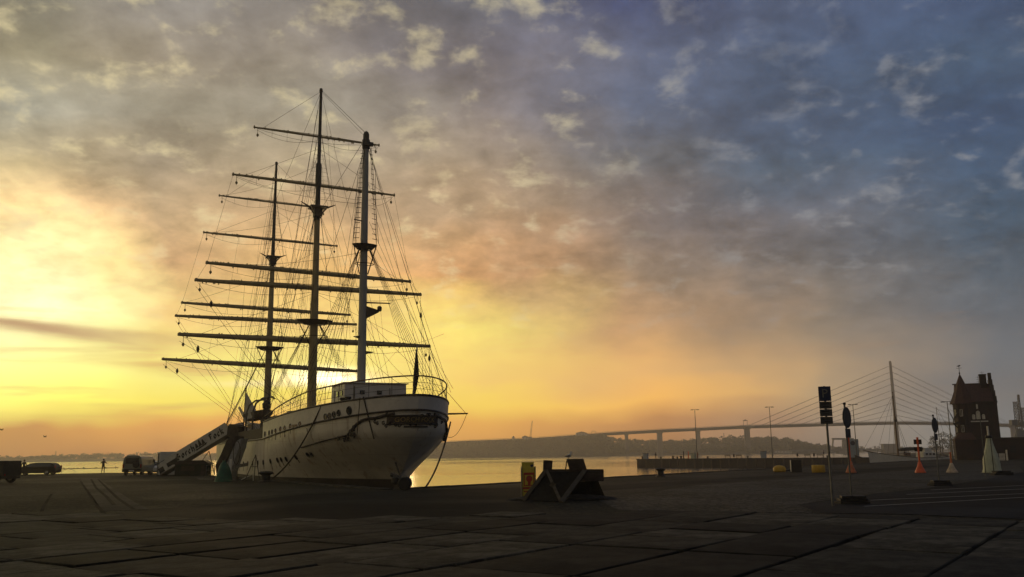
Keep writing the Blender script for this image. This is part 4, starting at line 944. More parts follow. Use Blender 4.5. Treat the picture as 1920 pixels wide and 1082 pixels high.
for v, s, z, q in ((.3, -17.9, 29.0, (4.6, -25.5, 8.6)), (-.3, -17.9, 29, (-4.6, -25.5, 8.6)), (.3, -18.1, 22.9, (3.6, -27.5, 8.8)), (.9, -18.2, 23, (5.0, -22, 8.6)), (.2, -18, 15, (4.8, -24, 8.6)), (.3, -18.2, 12, (2.5, -20.5, 9.5)), (.8, -18, 21, (4.4, -26.5, 8.8)), (1.9, -18.6, 16.1, (4.2, -19.8, 8.6)), (.3, -18.0, 15.9, (1.8, -18.5, 9.5)), (.1, -17.9, 26.5, (4.9, -23.4, 8.6))):
    rope('halyard', (v, s, z), q, .015, sag=.25)
rope('signal_line', (.35, -18, 14.2), (5.3, -20, 9.3), .013, sag=1.2); rope('signal_line', (.35, -18, 12.6), (4.8, -23.5, 13.2), .010, sag=.4)
rope('halyard', (5.6, -22.1, 8.9), (7.0, -22.4, 7.3), .02); rope('halyard', (7.1, -22.4, 7.2), (4.6, -24.5, 5.5), .02, sag=.7)
rng = random.Random(11)
for s0, zt_ in ((0, 33), (25.1, 33)):            # running rigging coming down beside each mast
    for k in range(12):
        sg = rng.choice((-1, 1)); zz = rng.choice((17, 21, 22.5, 28.5, 31, 35, 39)); f = s0 - rng.uniform(-.5, 5.5)
        rope('halyard', (sg * rng.uniform(.15, .5), s0 - .2, zz), (sg * rng.uniform(1.2, 5.6), f, 6.9), rng.uniform(.011, .018), sag=rng.uniform(0, .5))
b = MB()
for s0 in (0, 25.1):                              # pin rails and coils at the mast feet
    b.box((0, s0 - .9, 7.0), (3.2, .18, .14)); b.box((0, s0 - .9, 6.3), (.14, .14, 1.4))
    for k in range(9): x = -1.4 + .35 * k; b.lathe([(.04, .35), (.15, .1), (.17, -.3), (.05, -.45)], (x, s0 - 1.0, 6.75), 6)
b.build('pin_rail', M['rope'], ship)
# ------------------------------------------------------------------ mooring lines, quay furniture near the ship
def mooring(label, p, q, sag, r=.05, n=14):
    p, q = V(p), V(q); b = MB(); b.tube([p.lerp(q, i / n) - V((0, 0, sag * 4 * (i / n) * (1 - i / n))) for i in range(n + 1)], r, 6)
    return tag(b.build('mooring_line', M['rope']), label, 'rope', 'mooring lines of the sailing ship')
ln = gnd(545, 902); mooring('thick black mooring rope curving down the white side to the quay', s2w(-4.62, -24.5, zt(-24.5)), s2w(-6.9, -17.0, 2.3), .9, .058)
mooring('mooring rope hanging from the right stern quarter down to the quay corner', s2w(3.9, -27.3, 6.4), gnd(798, 917) + V((0, 0, .1)), .55, .055)
mooring('short dark rope hanging over the stern beside the name plate', s2w(-2.95, -29.2, 7.95), s2w(-2.3, -29.6, 5.2), .05, .045)
mooring('second rope over the stern, hanging straight down on the left', s2w(-3.15, -29.1, 7.9), s2w(-3.15, -28.5, 5.4), .02, .03)
mooring('chain running from the stern post down to the round fender', s2w(-.3, -27.6, 4.0), gnd(757, 913) + V((0, 0, .2)), .12, .06)
mooring('thin slack line drooping along the upper white side', s2w(-5.0, -21.3, 7.2), s2w(-5.2, -23.0, 5.8), .35, .02)
def bollard(label, loc, h=.55, r=.2, horn=0.0, rz=0.0):
    t = thing('bollard', label, 'bollard', loc, rz, 'mooring bollards on the quay edge')
    b = MB(); b.lathe([(r * 1.5, 0), (r * 1.45, .06), (r * .95, .12), (r * .85, h * .62), (r * 1.25, h * .74), (r * 1.4, h * .9), (r * 1.1, h), (.02, h + .02)], n=14); b.build('bollard_body', M['iron'], t, smooth=True)
    if horn: b = MB(); b.tube([(-horn, 0, h * .82), (horn, 0, h * .80)], .05, 6); b.build('cross_bar', M['iron'], t)
    return t
g = gnd(1239, 895); bollard('lone black mooring bollard on the quay edge in front of the jetty', (g.x, g.y, .05), .62, .25, .36, R(15))
g = gnd(498, 905); bollard('black bollard on the quay beside the white hull', (g.x, g.y, .05), .75, .36, .55, R(20))
g = gnd(1322, 899)
t = thing('fender', 'round black rubber fender at the ship stern on the quay corner', 'fender', tuple(gnd(759, 919) + V((0, 0, .36))))
b = MB(); mt = Matrix.Rotation(R(90), 3, 'X') ; b.lathe([(.12, -.28), (.30, -.27), (.38, -.16), (.38, .16), (.30, .27), (.12, .28)], n=18, M=mt); b.build('tyre', M['black'], t, smooth=True)
b = MB(); b.tube([(-.1, 0, .2), (-.8, .6, .45)], .12, 6); b.lathe([(.1, -.2), (.22, -.1), (.22, .15), (.08, .25)], (-.55, .35, .12), 10); b.build('shackle', M['iron'], t)

# gangway with its banner, foot on the quay, head at the ship's rail
GA = gnd(301, 892); GB = s2w(-5.9, 11.0, 6.6); gd = (GB - GA); gl = gd.length
t = thing('gangway', 'long covered gangway with a lettered banner climbing from quay to ship', 'gangway', GA)
gx = gd.normalized(); gy = V((0, 0, 1)).cross(gx).normalized(); gz = gx.cross(gy)       # gy points away from the viewer
Gm = Matrix((gx, gy, gz)).transposed().to_3x3()
def G(u, w, h): return Gm @ V((u, w, h))
b = MB(); b.box(G(gl / 2, .6, .12), (gl, 1.3, .18), M=Gm); b.build('walkway', M['steel'], t)
b = MB()
for w in (0, 1.2):
    for h in (.75, 1.25): b.tube([G(.4, w, h), G(gl - .2, w, h)], .035, 5)
    for k in range(12): b.tube([G(.4 + k * (gl - .6) / 11, w, .1), G(.4 + k * (gl - .6) / 11, w, 1.25)], .03, 5)
b.build('railing', M['steel'], t)
b = MB(); b.box(G(gl * .56, -.06, .72), (gl * .86, .03, 1.22), M=Gm); ban = b.build('banner', M['banner'], t)
b = MB(); b.box(G(gl * .085, -.05, .62), (gl * .12, .05, 1.0), M=Gm); b.build('end_panel', M['banner'], t)
b = MB(); b.box(G(gl * .20, -.09, .55), (gl * .14, .02, .45), M=Gm); b.build('notice_panel', M['ink'], ban)
b = MB(); b.box(G(gl * .045, -.09, .45), (.6, .03, .55), M=Gm); b.build('notice_panel', M['ink'], ban)
NIB = V((.105, .10)) * 1.05
def stroke(mb, pts, o, sc):
    for a, c in zip(pts, pts[1:]):
        q = []
        for p, s in ((a, 1), (a, -1), (c, -1), (c, 1)):
            x, y = p[0] + s * NIB.x, p[1] + s * NIB.y; q.append(G(o[0] + x * sc * .95, -.082 - random.uniform(0, .004), o[1] + y * sc))
        mb.add(q, [(0, 1, 2, 3)])
LET = {'G': ([[(.66, .82), (.36, 1.0), (.08, .74), (.08, .28), (.38, 0), (.70, .24), (.70, .52), (.42, .52)], [(.36, .9), (.36, .2)]], .95), 'o': ([[(.1, .15), (.1, .5), (.28, .64), (.46, .48), (.46, .15), (.28, 0), (.1, .15)]], .68),
       'r': ([[(.1, 0), (.1, .6)], [(.1, .5), (.3, .64), (.42, .52)]], .58), 'c': ([[(.44, .52), (.25, .64), (.1, .5), (.1, .14), (.26, 0), (.44, .12)]], .62), 'h': ([[(.1, 0), (.1, 1.0)], [(.1, .5), (.3, .64), (.46, .48), (.46, .1), (.3, -.2)]], .68),
       'F': ([[(.1, .88), (.4, 1.02), (.74, .9)], [(.34, .95), (.34, .2), (.12, 0)], [(.34, .54), (.62, .58)]], .85), 'k': ([[(.1, 0), (.1, 1.0)], [(.1, .4), (.32, .64), (.44, .5), (.16, .32)], [(.2, .34), (.48, 0)]], .68)}
def fraktur(word, u, h, sc):
    for ch in word:
        st, adv = LET[ch]; b = MB()
        for s in st: stroke(b, s, (u, h), sc)
        b.build('letter', M['ink'], ban); u += adv * sc * 1.02
    return u
fraktur('Gorch', gl * .265, .40, .66)
b = MB(); u0 = gl * .60
def ug(u, h): return G(u0 + u, -.085, h)
b.add([ug(-.75, .42), ug(.85, .50), ug(.62, .34), ug(-.55, .28)], [(0, 1, 2, 3)])
for x, hh in ((-.4, 1.0), (.02, 1.18), (.42, 1.05)):
    b.add([ug(x - .22, .48), ug(x + .2, .52), ug(x + .08, hh), ug(x - .05, hh)], [(0, 1, 2, 3)])
b.build('ship_emblem', M['ink'], ban)
fraktur('Fock', gl * .725, .40, .66)
b = MB(); b.tube([G(gl * .60, 1.2, -.1), V((G(gl * .60, 1.2, 0)).xy.to_3d()) + V((.9, -.4, .05))], .05, 5); b.tube([G(gl * .6, 1.2, -.1), V((G(gl * .45, 1.2, 0)).xy.to_3d()) + V((0, 0, .8))], .04, 5); b.build('brace', M['steel'], t)
g = gnd(338, 893)
t = thing('shed', 'low dark green ticket shed tucked under the gangway', 'shed', (g.x + .35, g.y + 2.6, 0), R(10))
b = MB(); b.box((0, 0, .6), (3.3, 2.0, 1.2)); b.build('wall', M['shed'], t)
b = MB(); b.prism([(-1.9, 1.15), (1.95, 1.15), (1.2, 1.55), (-1.2, 1.55)], 2.5); b.build('roof', M['trim'], t)
b = MB(); b.box((1.2, -1.02, .55), (.6, .05, 1.0)); b.build('door', M['darkwood'], t)
b = MB(); b.box((-.4, -1.02, .75), (1.3, .05, .5)); b.build('hatch', M['darkwood'], t)
g = gnd(315, 890.5)
t = thing('container', 'white steel storage container behind the foot of the gangway', 'container', (g.x, g.y + 1.3, 0), R(27))
b = MB(); b.box((0, 0, 1.25), (3.0, 2.4, 2.5)); b.build('container_body', M['container'], t, bevel=.03)
b = MB()
for k in range(14): b.box((-1.35 + k * .208, -1.22, 1.25), (.09, .05, 2.2))
for k in range(10): b.box((-1.52, -1.05 + k * .23, 1.25), (.05, .1, 2.2))
b.build('corrugation', M['container'], t)
b = MB()
for k in (-.6, -.3, .3, .6): b.tube([(-1.56, k, .2), (-1.56, k, 2.35)], .03, 5)
b.build('lock_rod', M['galv'], t)
# brown and grey boarding chutes of the stage beside the hull, post, green tarpaulin
P0, P1 = gnd(408, 898), s2w(-6.0, 8.2, 6.3)
t = thing('boarding_stage', 'brown covered boarding stage standing between quay and ship behind the green tarpaulin', 'stage', (P0.x, P0.y, 0))
tb = V(t.location)
def slab_px(px, Yq, name, m, thick):
    pts = [at(*p, Yq) - tb for p in px]; b = MB(); n = len(pts)
    b.add(pts + [p + V((thick * .3, thick, 0)) for p in pts], [tuple(range(n)), tuple(range(2 * n - 1, n - 1, -1))] + [(i, i + n, (i + 1) % n + n, (i + 1) % n) for i in range(n)]); return b.build(name, m, t)
slab_px([(404, 872), (414, 852), (425, 826), (440, 818), (436, 836), (424, 862), (413, 893), (406, 893)], P0.y + .6, 'brown_chute', M['brown'], 1.4)
slab_px([(416, 888), (428, 862), (442, 828), (452, 822), (449, 838), (440, 862), (431, 890)], P0.y + .4, 'grey_chute', M['canvas'], 1.0)
slab_px([(425, 818), (427, 799), (432, 795), (439, 797), (446, 800), (446, 818), (438, 826)], 89.0, 'stage_head', M['brown'], 1.6)
b = MB(); b.tube([at(436, 862, P0.y) - tb + V((.03, 0, 0)) + V((.6 * cos(a) * .5, 0, 1.0 * sin(a))) + V((.3, 0, .6)) for a in [2 * pi * i / 16 for i in range(17)]], .03, 5); b.build('hoop', M['rope'], t)
g = gnd(419, 903)
t = thing('tarpaulin', 'green tarpaulin tied into a cone beside the white hull', 'tarpaulin', (g.x, g.y, 0))
b = MB(); N = 14; rings = []
for i, (r, z) in enumerate(((.66, 0), (.60, .3), (.52, .7), (.40, 1.05), (.26, 1.35), (.12, 1.5), (.16, 1.6))): rings.append([(r * (1 + .10 * sin(5 * k + i)) * cos(2 * pi * k / N), r * (1 + .1 * cos(3 * k)) * sin(2 * pi * k / N), z) for k in range(N)])
b.add([p for r in rings for p in r], [(i * N + k, i * N + (k + 1) % N, (i + 1) * N + (k + 1) % N, (i + 1) * N + k) for i in range(6) for k in range(N)]); b.build('cover', M['green'], t, smooth=True)
g = gnd(431, 902); b = MB(); b.box((g.x, g.y, .85), (.18, .18, 1.7)); tag(b.build('post', M['white']), 'pale square post right of the green tarpaulin', 'post')
g = gnd(437, 901); b = MB(); b.box((g.x + .1, g.y, .4), (.4, .3, .8)); b.bar((g.x + .1, g.y, 1.1), (g.x + 1.1, g.y + .1, 1.25), .08, .25); b.tube([(g.x + .1, g.y, .8), (g.x + .2, g.y, 1.2)], .04, 5); tag(b.build('power_box', M['steel']), 'small grey power cabinet with a slanted lid right of the pale post', 'cabinet')
t = thing('guard_rail', 'thin pipe railing at the quay edge between the shed and the boarding stage', 'railing', tuple(gnd(394, 892)))
tb = V(t.location)
for px in (386, 394, 402): b = MB(); p = gnd(px, 892) - tb; b.tube([p, p + V((0, 0, 1.05))], .03, 5); b.build('post', M['galv'], t)
b = MB(); 
for h in (.55, 1.05): b.tube([gnd(386, 892) - tb + V((0, 0, h)), gnd(402, 892) - tb + V((0, 0, h))], .025, 5)
b.build('rail', M['galv'], t)
px_poly('pale_plate', [(365, 895), (388, 893), (405, 896), (398, 901), (374, 900)], .02, M['strip'])
t = thing('trestle', 'thin A frame ladder leaning by the hull near the bollard', 'trestle', tuple(gnd(474, 903)))
b = MB()
for dx in (-.65, .1, .55): b.tube([(dx, -.1 * dx, 0), (0.1, .15, 2.0)], .03, 5)
b.build('leg', M['trim'], t)
b = MB(); b.tube([(-.25, 0, 1.1), (.3, 0, 1.1)], .025, 5); b.build('spreader', M['trim'], t)
g = gnd(452, 902); b = MB(); b.bar((g.x, g.y, .1), (g.x + .9, g.y + .2, .55), .3, .06); b.bar((g.x + .9, g.y + .2, 0), (g.x + .85, g.y + .2, .5), .06, .06); tag(b.build('ramp_board', M['white']), 'short pale ramp board on the quay left of the bollard', 'board')

# ------------------------------------------------------------------ vehicles on the left
def wheel(parent, x, y, r=.33, w=.2, rim=None):
    mt = Matrix.Rotation(R(90), 3, 'X'); b = MB(); b.lathe([(r * .55, -w / 2), (r * .9, -w / 2), (r, -w * .3), (r, w * .3), (r * .9, w / 2), (r * .55, w / 2)], n=20, M=mt)
    o = b.build('wheel', M['black'], parent, smooth=True); o.location = (x, y, r)
    b = MB(); b.lathe([(.05, -w * .52), (r * .58, -w * .5), (r * .58, w * .5), (.05, w * .52)], n=14, M=mt); b.build('rim', rim or M['chrome'], o); return o
def car(label, cat, loc, rz, paint, prof, house, W, wheels, name='parked_car', r=.33, rim=None):
    t = thing(name, label, cat, loc, rz)
    b = MB(); b.prism(prof, W); b.build('body', paint, t, bevel=.05)
    # glasshouse: tapered, roof narrower than the waist
    n = len(house); zs = [z for _, z in house]; z0, z1 = min(zs), max(zs); vs = []
    for sy in (-1, 1):
        for x, z in house: vs.append((x, sy * (W / 2 - .03 - .16 * (z - z0) / (z1 - z0)), z))
    b = MB(); b.add(vs, [tuple(range(n)), tuple(range(2 * n - 1, n - 1, -1))] + [(i, i + n, (i + 1) % n + n, (i + 1) % n) for i in range(n)]); b.build('cabin', paint, t, bevel=.03)
    for x in wheels:
        for sy in (-1, 1): wheel(t, x, sy * (W / 2 - .1), r, rim=rim)
    return t, z0, z1
def side_glass(t, W, z0, z1, polys):
    for poly in polys:
        for sy in (-1, 1):
            f = lambda x, z, o: (x, sy * (W / 2 - .03 - .16 * (z - z0) / (z1 - z0) + o), z)
            b = MB(); n = len(poly); b.add([f(x, z, .012) for x, z in poly] + [f(x, z, -.02) for x, z in poly], [tuple(range(n))] + [(i, i + n, (i + 1) % n + n, (i + 1) % n) for i in range(n)]); b.build('side_window', M['glass'], t)
g = gnd(60, 891.5)
t, z0, z1 = car('black estate car parked side on at the far quay edge', 'car', (g.x, g.y + .9, 0), R(3), M['carblack'],
    [(-2.55, .38), (-2.5, .72), (-2.1, .88), (-1.2, .98), (2.4, 1.0), (2.5, .78), (2.5, .36), (2.2, .24), (-2.3, .24)],
    [(-1.25, .95), (-.45, 1.36), (.2, 1.44), (1.7, 1.42), (2.1, 1.32), (2.42, .95)], 1.8, (-1.6, 1.55))
side_glass(t, 1.8, z0, z1, [[(-.95, 1.0), (-.42, 1.3), (.1, 1.37), (.1, 1.0)], [(.2, 1.0), (.2, 1.37), (1.15, 1.36), (1.15, 1.0)], [(1.25, 1.0), (1.25, 1.36), (1.75, 1.35), (2.1, 1.03)]])
b = MB(); b.add([(-1.2, -.8, 1.0), (-1.2, .8, 1.0), (-.5, .66, 1.345), (-.5, -.66, 1.345)], [(0, 1, 2, 3)]); b.build('windscreen', M['glass'], t)
for sy in (-.65, .65): b = MB(); b.box((-2.5, sy, .68), (.1, .36, .14)); b.build('headlight', M['lamp'], t)
for sy in (-.78, .78): b = MB(); b.box((2.46, sy, .95), (.1, .2, .3)); b.build('tail_light', M['tail'], t)
b = MB(); b.box((-.85, -1.0, 1.03), (.18, .22, .14)); b.build('wing_mirror', M['carblack'], t)
# small van from behind
g = gnd(244, 891.5)
t = thing('parked_van', 'grey panel van seen from behind, parked facing the water', 'van', (g.x, g.y + 2.1, 0), R(4))
b = MB(); b.prism([(-1.02, .35), (-1.05, 1.1), (-.96, 1.7), (-.84, 2.0), (-.6, 2.12), (.6, 2.12), (.84, 2.0), (.96, 1.7), (1.05, 1.1), (1.02, .35)], 4.2); b.build('body', M['carsilver'], t, bevel=.05)
b = MB(); b.prism([(-.72, 1.25), (-.68, 1.86), (.68, 1.86), (.72, 1.25)], .06, M=Matrix.Translation((0, -2.12, 0))); b.build('rear_window', M['glass'], t)
b = MB(); b.box((0, -2.14, .55), (2.04, .14, .28)); b.build('bumper', M['ink'], t, bevel=.03)
b = MB(); b.box((0, -2.22, .50), (.55, .02, .13)); b.build('number_plate', M['white'], t)
for sx in (-.93, .93): b = MB(); b.box((sx, -2.12, 1.0), (.14, .08, .42)); b.build('tail_light', M['tail'], t)
mt = Matrix.Rotation(R(90), 3, 'X'); b = MB(); b.lathe([(.1, -.08), (.33, -.08), (.36, 0), (.33, .1), (.1, .12)], (.42, -2.2, 1.15), 16, M=mt); b.build('spare_wheel', M['black'], t, smooth=True)
for sx in (-.78, .78): b = MB(); b.tube([(sx, -1.7, 2.16), (sx, 1.5, 2.16)], .035, 5); b.build('roof_rail', M['galv'], t)
for sx in (-1.22, 1.2): b = MB(); b.box((sx, 1.3, 1.5), (.22, .14, .36)); b.bar((sx * .82, 1.35, 1.4), (sx, 1.33, 1.42), .06, .06); b.build('wing_mirror', M['ink'], t)
for x in (-.85, .85):
    for y in (-1.4, 1.35): w = wheel(t, x, y, .34, .24); w.rotation_euler = (0, 0, R(90))
# white hatchback between van and container
g = gnd(275, 890)
t, z0, z1 = car('white hatchback half hidden behind the container', 'car', (g.x + .3, g.y + 2.2, 0), R(105), M['carwhite'],
    [(-2.0, .38), (-1.95, .75), (-1.5, .92), (-.9, 1.0), (1.8, 1.02), (1.95, .8), (1.95, .36), (1.7, .24), (-1.8, .24)],
    [(-.95, .97), (-.25, 1.42), (.2, 1.5), (1.3, 1.48), (1.85, .97)], 1.7, (-1.25, 1.25))
side_glass(t, 1.7, z0, z1, [[(-.7, 1.02), (-.2, 1.38), (.25, 1.43), (.25, 1.02)], [(.35, 1.02), (.35, 1.43), (1.15, 1.4), (1.5, 1.05)]])
b = MB(); b.add([(-.93, -.72, 1.0), (-.93, .72, 1.0), (-.29, .62, 1.41), (-.29, -.62, 1.41)], [(0, 1, 2, 3)]); b.build('windscreen', M['glass'], t)
b = MB(); b.add([(1.88, -.72, 1.02), (1.88, .72, 1.02), (1.36, .6, 1.44), (1.36, -.6, 1.44)], [(0, 1, 2, 3)]); b.build('rear_window', M['glass'], t)
for sy in (-.65, .65): b = MB(); b.box((-1.95, sy, .72), (.1, .32, .16)); b.build('headlight', M['lamp'], t)
# dark lorry cut by the left edge of the view
g = gnd(10, 906.5)
t = thing('lorry', 'dark lorry cut off by the left border, one bright wheel showing', 'lorry', (g.x - 2.75, g.y + 1.1, 0), R(-6))
b = MB(); b.box((0, 0, 1.15), (5.6, 2.1, 1.2)); b.build('load_box', M['lorry'], t, bevel=.04)
b = MB(); b.box((-.2, 0, .48), (5.4, 1.5, .2)); b.build('chassis', M['iron'], t)
b = MB(); b.box((2.78, -.9, .66), (.06, .16, .16)); b.build('tail_light', M['tail'], t)
b = MB(); b.box((2.72, 0, .42), (.1, 2.0, .14)); b.build('bumper', M['ink'], t)
for x in (-1.6, 2.05):
    for sy in (-.93, .93): wheel(t, x, sy, .44, .28, M['white'])

# ------------------------------------------------------------------ people
def person(label, loc, rz, J, cloth, extra=(), group=None):
    """one continuous skinned body; J overrides joints. Local +y is where the person faces"""
    P = dict(hip=(0, 0, .95, .135), waist=(0, 0, 1.08, .125), chest=(0, 0, 1.30, .155), neck=(0, .0, 1.48, .06), head0=(0, .02, 1.56, .085), head1=(0, .02, 1.66, .105), head2=(0, .01, 1.74, .075),
             shL=(-.18, 0, 1.42, .075), elL=(-.27, -.02, 1.14, .05), wrL=(-.26, .08, .90, .034), haL=(-.26, .11, .83, .036), shR=(.18, 0, 1.42, .075), elR=(.27, -.02, 1.14, .05), wrR=(.26, .08, .90, .034), haR=(.26, .11, .83, .036),
             thL=(-.10, 0, .88, .10), knL=(-.12, .03, .50, .068), anL=(-.13, 0, .10, .05), toL=(-.14, .17, .05, .045), thR=(.10, 0, .88, .10), knR=(.12, .03, .50, .068), anR=(.13, 0, .10, .05), toR=(.14, .17, .05, .045))
    P.update(J)
    for s in 'LR':                                  # five fingers from each palm
        h = V(P['ha' + s][:3]); w = V(P['wr' + s][:3]); d = (h - w).normalized(); a = d.orthogonal().normalized()
        for k in range(4): P['f%s%d' % (s, k)] = (*(h + d * (.075 + .012 * (k in (1, 2))) + a * ((k - 1.5) * .022)), .011)
        P['f%s4' % s] = (*(h + d * .02 + a * .06), .012)
    names = list(P); E = [('hip', 'waist'), ('waist', 'chest'), ('chest', 'neck'), ('neck', 'head0'), ('head0', 'head1'), ('head1', 'head2')]
    for s in 'LR':
        E += [('chest', 'sh' + s), ('sh' + s, 'el' + s), ('el' + s, 'wr' + s), ('wr' + s, 'ha' + s), ('hip', 'th' + s), ('th' + s, 'kn' + s), ('kn' + s, 'an' + s), ('an' + s, 'to' + s)] + [('ha' + s, 'f%s%d' % (s, k)) for k in range(5)]
    me = bpy.data.meshes.new('person'); me.from_pydata([P[n][:3] for n in names], [(names.index(a), names.index(b)) for a, b in E], [])
    tmp = link('tmp', me); md = tmp.modifiers.new('s', 'SKIN'); tmp.modifiers.new('d', 'SUBSURF').levels = 1
    for i, n in enumerate(names): me.skin_vertices[0].data[i].radius = (P[n][3], P[n][3])
    me.skin_vertices[0].data[names.index('hip')].use_root = True
    dg = bpy.context.evaluated_depsgraph_get(); body = bpy.data.meshes.new_from_object(tmp.evaluated_get(dg)); bpy.data.objects.remove(tmp)
    body.materials.clear(); body.materials.append(cloth); body.materials.append(M['skin'])
    hz = P['neck'][2]
    for f in body.polygons:
        f.use_smooth = True; c = f.center
        hands = any((c - V(P['ha' + s][:3])).length < .12 for s in 'LR')
        f.material_index = 1 if (c.z > hz + .01 and abs(c.x - P['head1'][0]) < .16) or hands else 0
    o = link('person', body); o.location = loc; o.rotation_euler = (0, 0, rz); tag(o, label, 'person', group)
    b = MB(); c = V(P['head1'][:3]); b.lathe([(.105, .0), (.118, .06), (.10, .11), (.05, .145), (.01, .15)], c + V((0, -.015, -.0)), 10); b.build('hair', M['hair'], o, smooth=True)
    for fn in extra: fn(o)
    return o
SIT = dict(hip=(0, 0, .52, .14), waist=(0, 0, .68, .13), chest=(0, 0, .90, .155), neck=(0, 0, 1.06, .06), head0=(0, .03, 1.14, .085), head1=(0, .03, 1.24, .105), head2=(0, .02, 1.32, .075), shL=(-.18, 0, 1.0, .075), elL=(-.26, .05, .74, .05), wrL=(-.18, .25, .64, .034), haL=(-.15, .31, .62, .036), shR=(.18, 0, 1.0, .075), elR=(.26, .05, .74, .05), wrR=(.18, .25, .64, .034), haR=(.15, .31, .62, .036), thL=(-.1, .08, .52, .1), knL=(-.12, .44, .50, .068), anL=(-.12, .46, .1, .05), toL=(-.12, .62, .05, .045), thR=(.1, .08, .52, .1), knR=(.12, .44, .5, .068), anR=(.12, .46, .1, .05), toR=(.12, .62, .05, .045))
CAMP = dict(elL=(-.36, .06, 1.22, .05), wrL=(-.14, .26, 1.42, .034), haL=(-.08, .29, 1.50, .036), elR=(.36, .06, 1.22, .05), wrR=(.14, .26, 1.42, .034), haR=(.08, .29, 1.50, .036), toL=(-.17, .17, .05, .045), anL=(-.15, 0, .1, .05), anR=(.15, 0, .1, .05))
def camera_in_hands(o):
    b = MB(); b.box((0, .33, 1.56), (.14, .05, .09)); b.lathe([(.03, 0), (.035, .07)], (0, .35, 1.56), 8, M=Matrix.Rotation(R(-90), 3, 'X')); tag(b.build('held_camera', M['ink']), 'small camera held up by the lone person at the water', 'camera'); c = [x for x in bpy.data.objects if x.name.startswith('held_camera')][-1]; c.location = o.location; c.rotation_euler = o.rotation_euler
g = gnd(198, 887); person('lone person in dark clothes photographing the water with raised arms', (g.x, g.y - .8, 0), R(10), CAMP, M['clothdark'], (camera_in_hands,))
g = gnd(42, 889); person('person in dark clothes standing behind the black estate car', (g.x, g.y + .2, 0), R(20), {}, M['clothdark'])

# ------------------------------------------------------------------ jetty
JA, JB = V((34.4, 252.5, 0)), V((112, 200.5, 0)); jd = (JB - JA).normalized(); jn = V((-jd.y, jd.x, 0))
if jn.y < 0: jn = -jn
t = thing('jetty', 'long dark jetty wall reaching out from the right', 'jetty', (JA.x, JA.y, WZ)); JL = (JB - JA).length; ja = atan2(jd.y, jd.x)
t.rotation_euler = (0, 0, ja)
JW = 9.0; JT = -WZ
b = MB(); b.box((JL / 2, JW / 2, JT / 2 - 1.0), (JL, JW, JT + 1.7)); b.build('jetty_body', M['jetty'], t)
b = MB(); b.box((JL / 2, JW / 2, JT - .06), (JL + .3, JW + .4, .22)); b.build('coping', M['jetty'], t)
pile = None
for k in range(38):
    if pile is None: b = MB(); b.lathe([(.22, -2), (.22, JT - .25), (.18, JT - .15)], n=7); pile = b.build('pile', M['darkwood'], t)
    else: pile = link('pile', pile.data, t)
    pile.location = (.4 + k * 2.4, -.22, 0)
def jp(px, off=1.2):
    """ground point on the jetty deck under picture column px, off metres behind its front edge"""
    d = ray(px, 858); A = JA + jn * off; den = d.x * jd.y - d.y * jd.x; s = (A.x * jd.y - A.y * jd.x) / den; return V((d.x * s, d.y * s, .05))
def lamp_post(label, loc, h, rz):
    t = thing('street_lamp', label, 'street lamp', loc, rz, 'tall twin arm lamps on the jetty')
    b = MB(); b.tube([(0, 0, 0), (0, 0, .9)], .17, 8); b.tube([(0, 0, .9), (0, 0, h)], [.12, .07], 8); b.build('pole', M['galv'], t)
    b = MB(); b.tube([(-.9, 0, h), (.9, 0, h)], .06, 6); b.build('crossarm', M['galv'], t)
    for s in (-1, 1): b = MB(); b.box((s * .78, 0, h - .06), (.7, .32, .16)); b.build('lamp_head', M['signback'], t, bevel=.03)
def topz(px, py, p): return at(px, py, p.y).z
for px, py, base, lab in ((1302, 768, 1307, 'leftmost tall street lamp on the jetty, people at its foot'), (1443.5, 763, 1448.5, 'middle tall street lamp on the jetty near the benches'), (1603, 758, 1607, 'right street lamp on the jetty by the pale blue panel')):
    p = jp(base, 2.5); lamp_post(lab, p, topz(px, py, p) - .05, R(-8))
def jbox(name, label, cat, px, w, d, h, m, off=2.0, extra=None):
    p = jp(px, off); t = thing(name, label, cat, p, ja); b = MB(); b.box((0, 0, h / 2), (w, d, h)); b.build('cabinet_body', m, t, bevel=.04)
    b = MB(); b.box((0, 0, h + .04), (w + .12, d + .12, .09)); b.build('lid', M['galv'], t); b = MB(); b.box((0, -d / 2 - .02, h / 2), (w * .7, .03, h * .7)); b.build('door', m, t); return t
jbox('supply_cabinet', 'grey supply cabinet at the outer end of the jetty', 'cabinet', 1211, 1.2, 1.0, 1.45, M['panel'], 1.4)
jbox('supply_cabinet', 'pale green supply cabinet left of the leftmost jetty lamp', 'cabinet', 1300.5, 1.1, .9, 1.35, M['palegreen'], 1.4)
jbox('supply_cabinet', 'pale cabinet on the jetty left of the middle lamp', 'cabinet', 1432, 1.25, 1.0, 1.7, M['panel'], 2.0)
b = MB(); p = jp(1204.5, 1.2); b.lathe([(.26, 0), (.24, .5), (.36, .6), (.3, .75)], p, 10); tag(b.build('bollard', M['iron']), 'small dark bollard beside the grey cabinet at the jetty end', 'bollard', 'small bollards along the jetty')
for px, lab in ((1239, 'small dark bollard on the jetty right of the standing person'), (1262, 'low wide dark mooring bitt at the middle of the outer jetty'), (1270, 'small mooring bollard left of the two posts on the jetty'), (1277, 'taller dark bollard directly left of the two posts'), (1327, 'dark bollard on the jetty right of the leftmost lamp'), (1402, 'dark bollard right of the pair of benches'), (1551.5, 'dark bollard near the parking sign pole on the jetty')):
    p = jp(px, .7); b = MB(); s = 1.25 if px in (1262, 1277) else .95; b.lathe([(.30 * s, 0), (.22 * s, .1), (.2 * s, .32 * s), (.34 * s, .45 * s), (.28 * s, .58 * s), (.05, .62 * s)], p, 10); tag(b.build('bollard', M['iron'], smooth=True), lab, 'bollard', 'small bollards along the jetty')
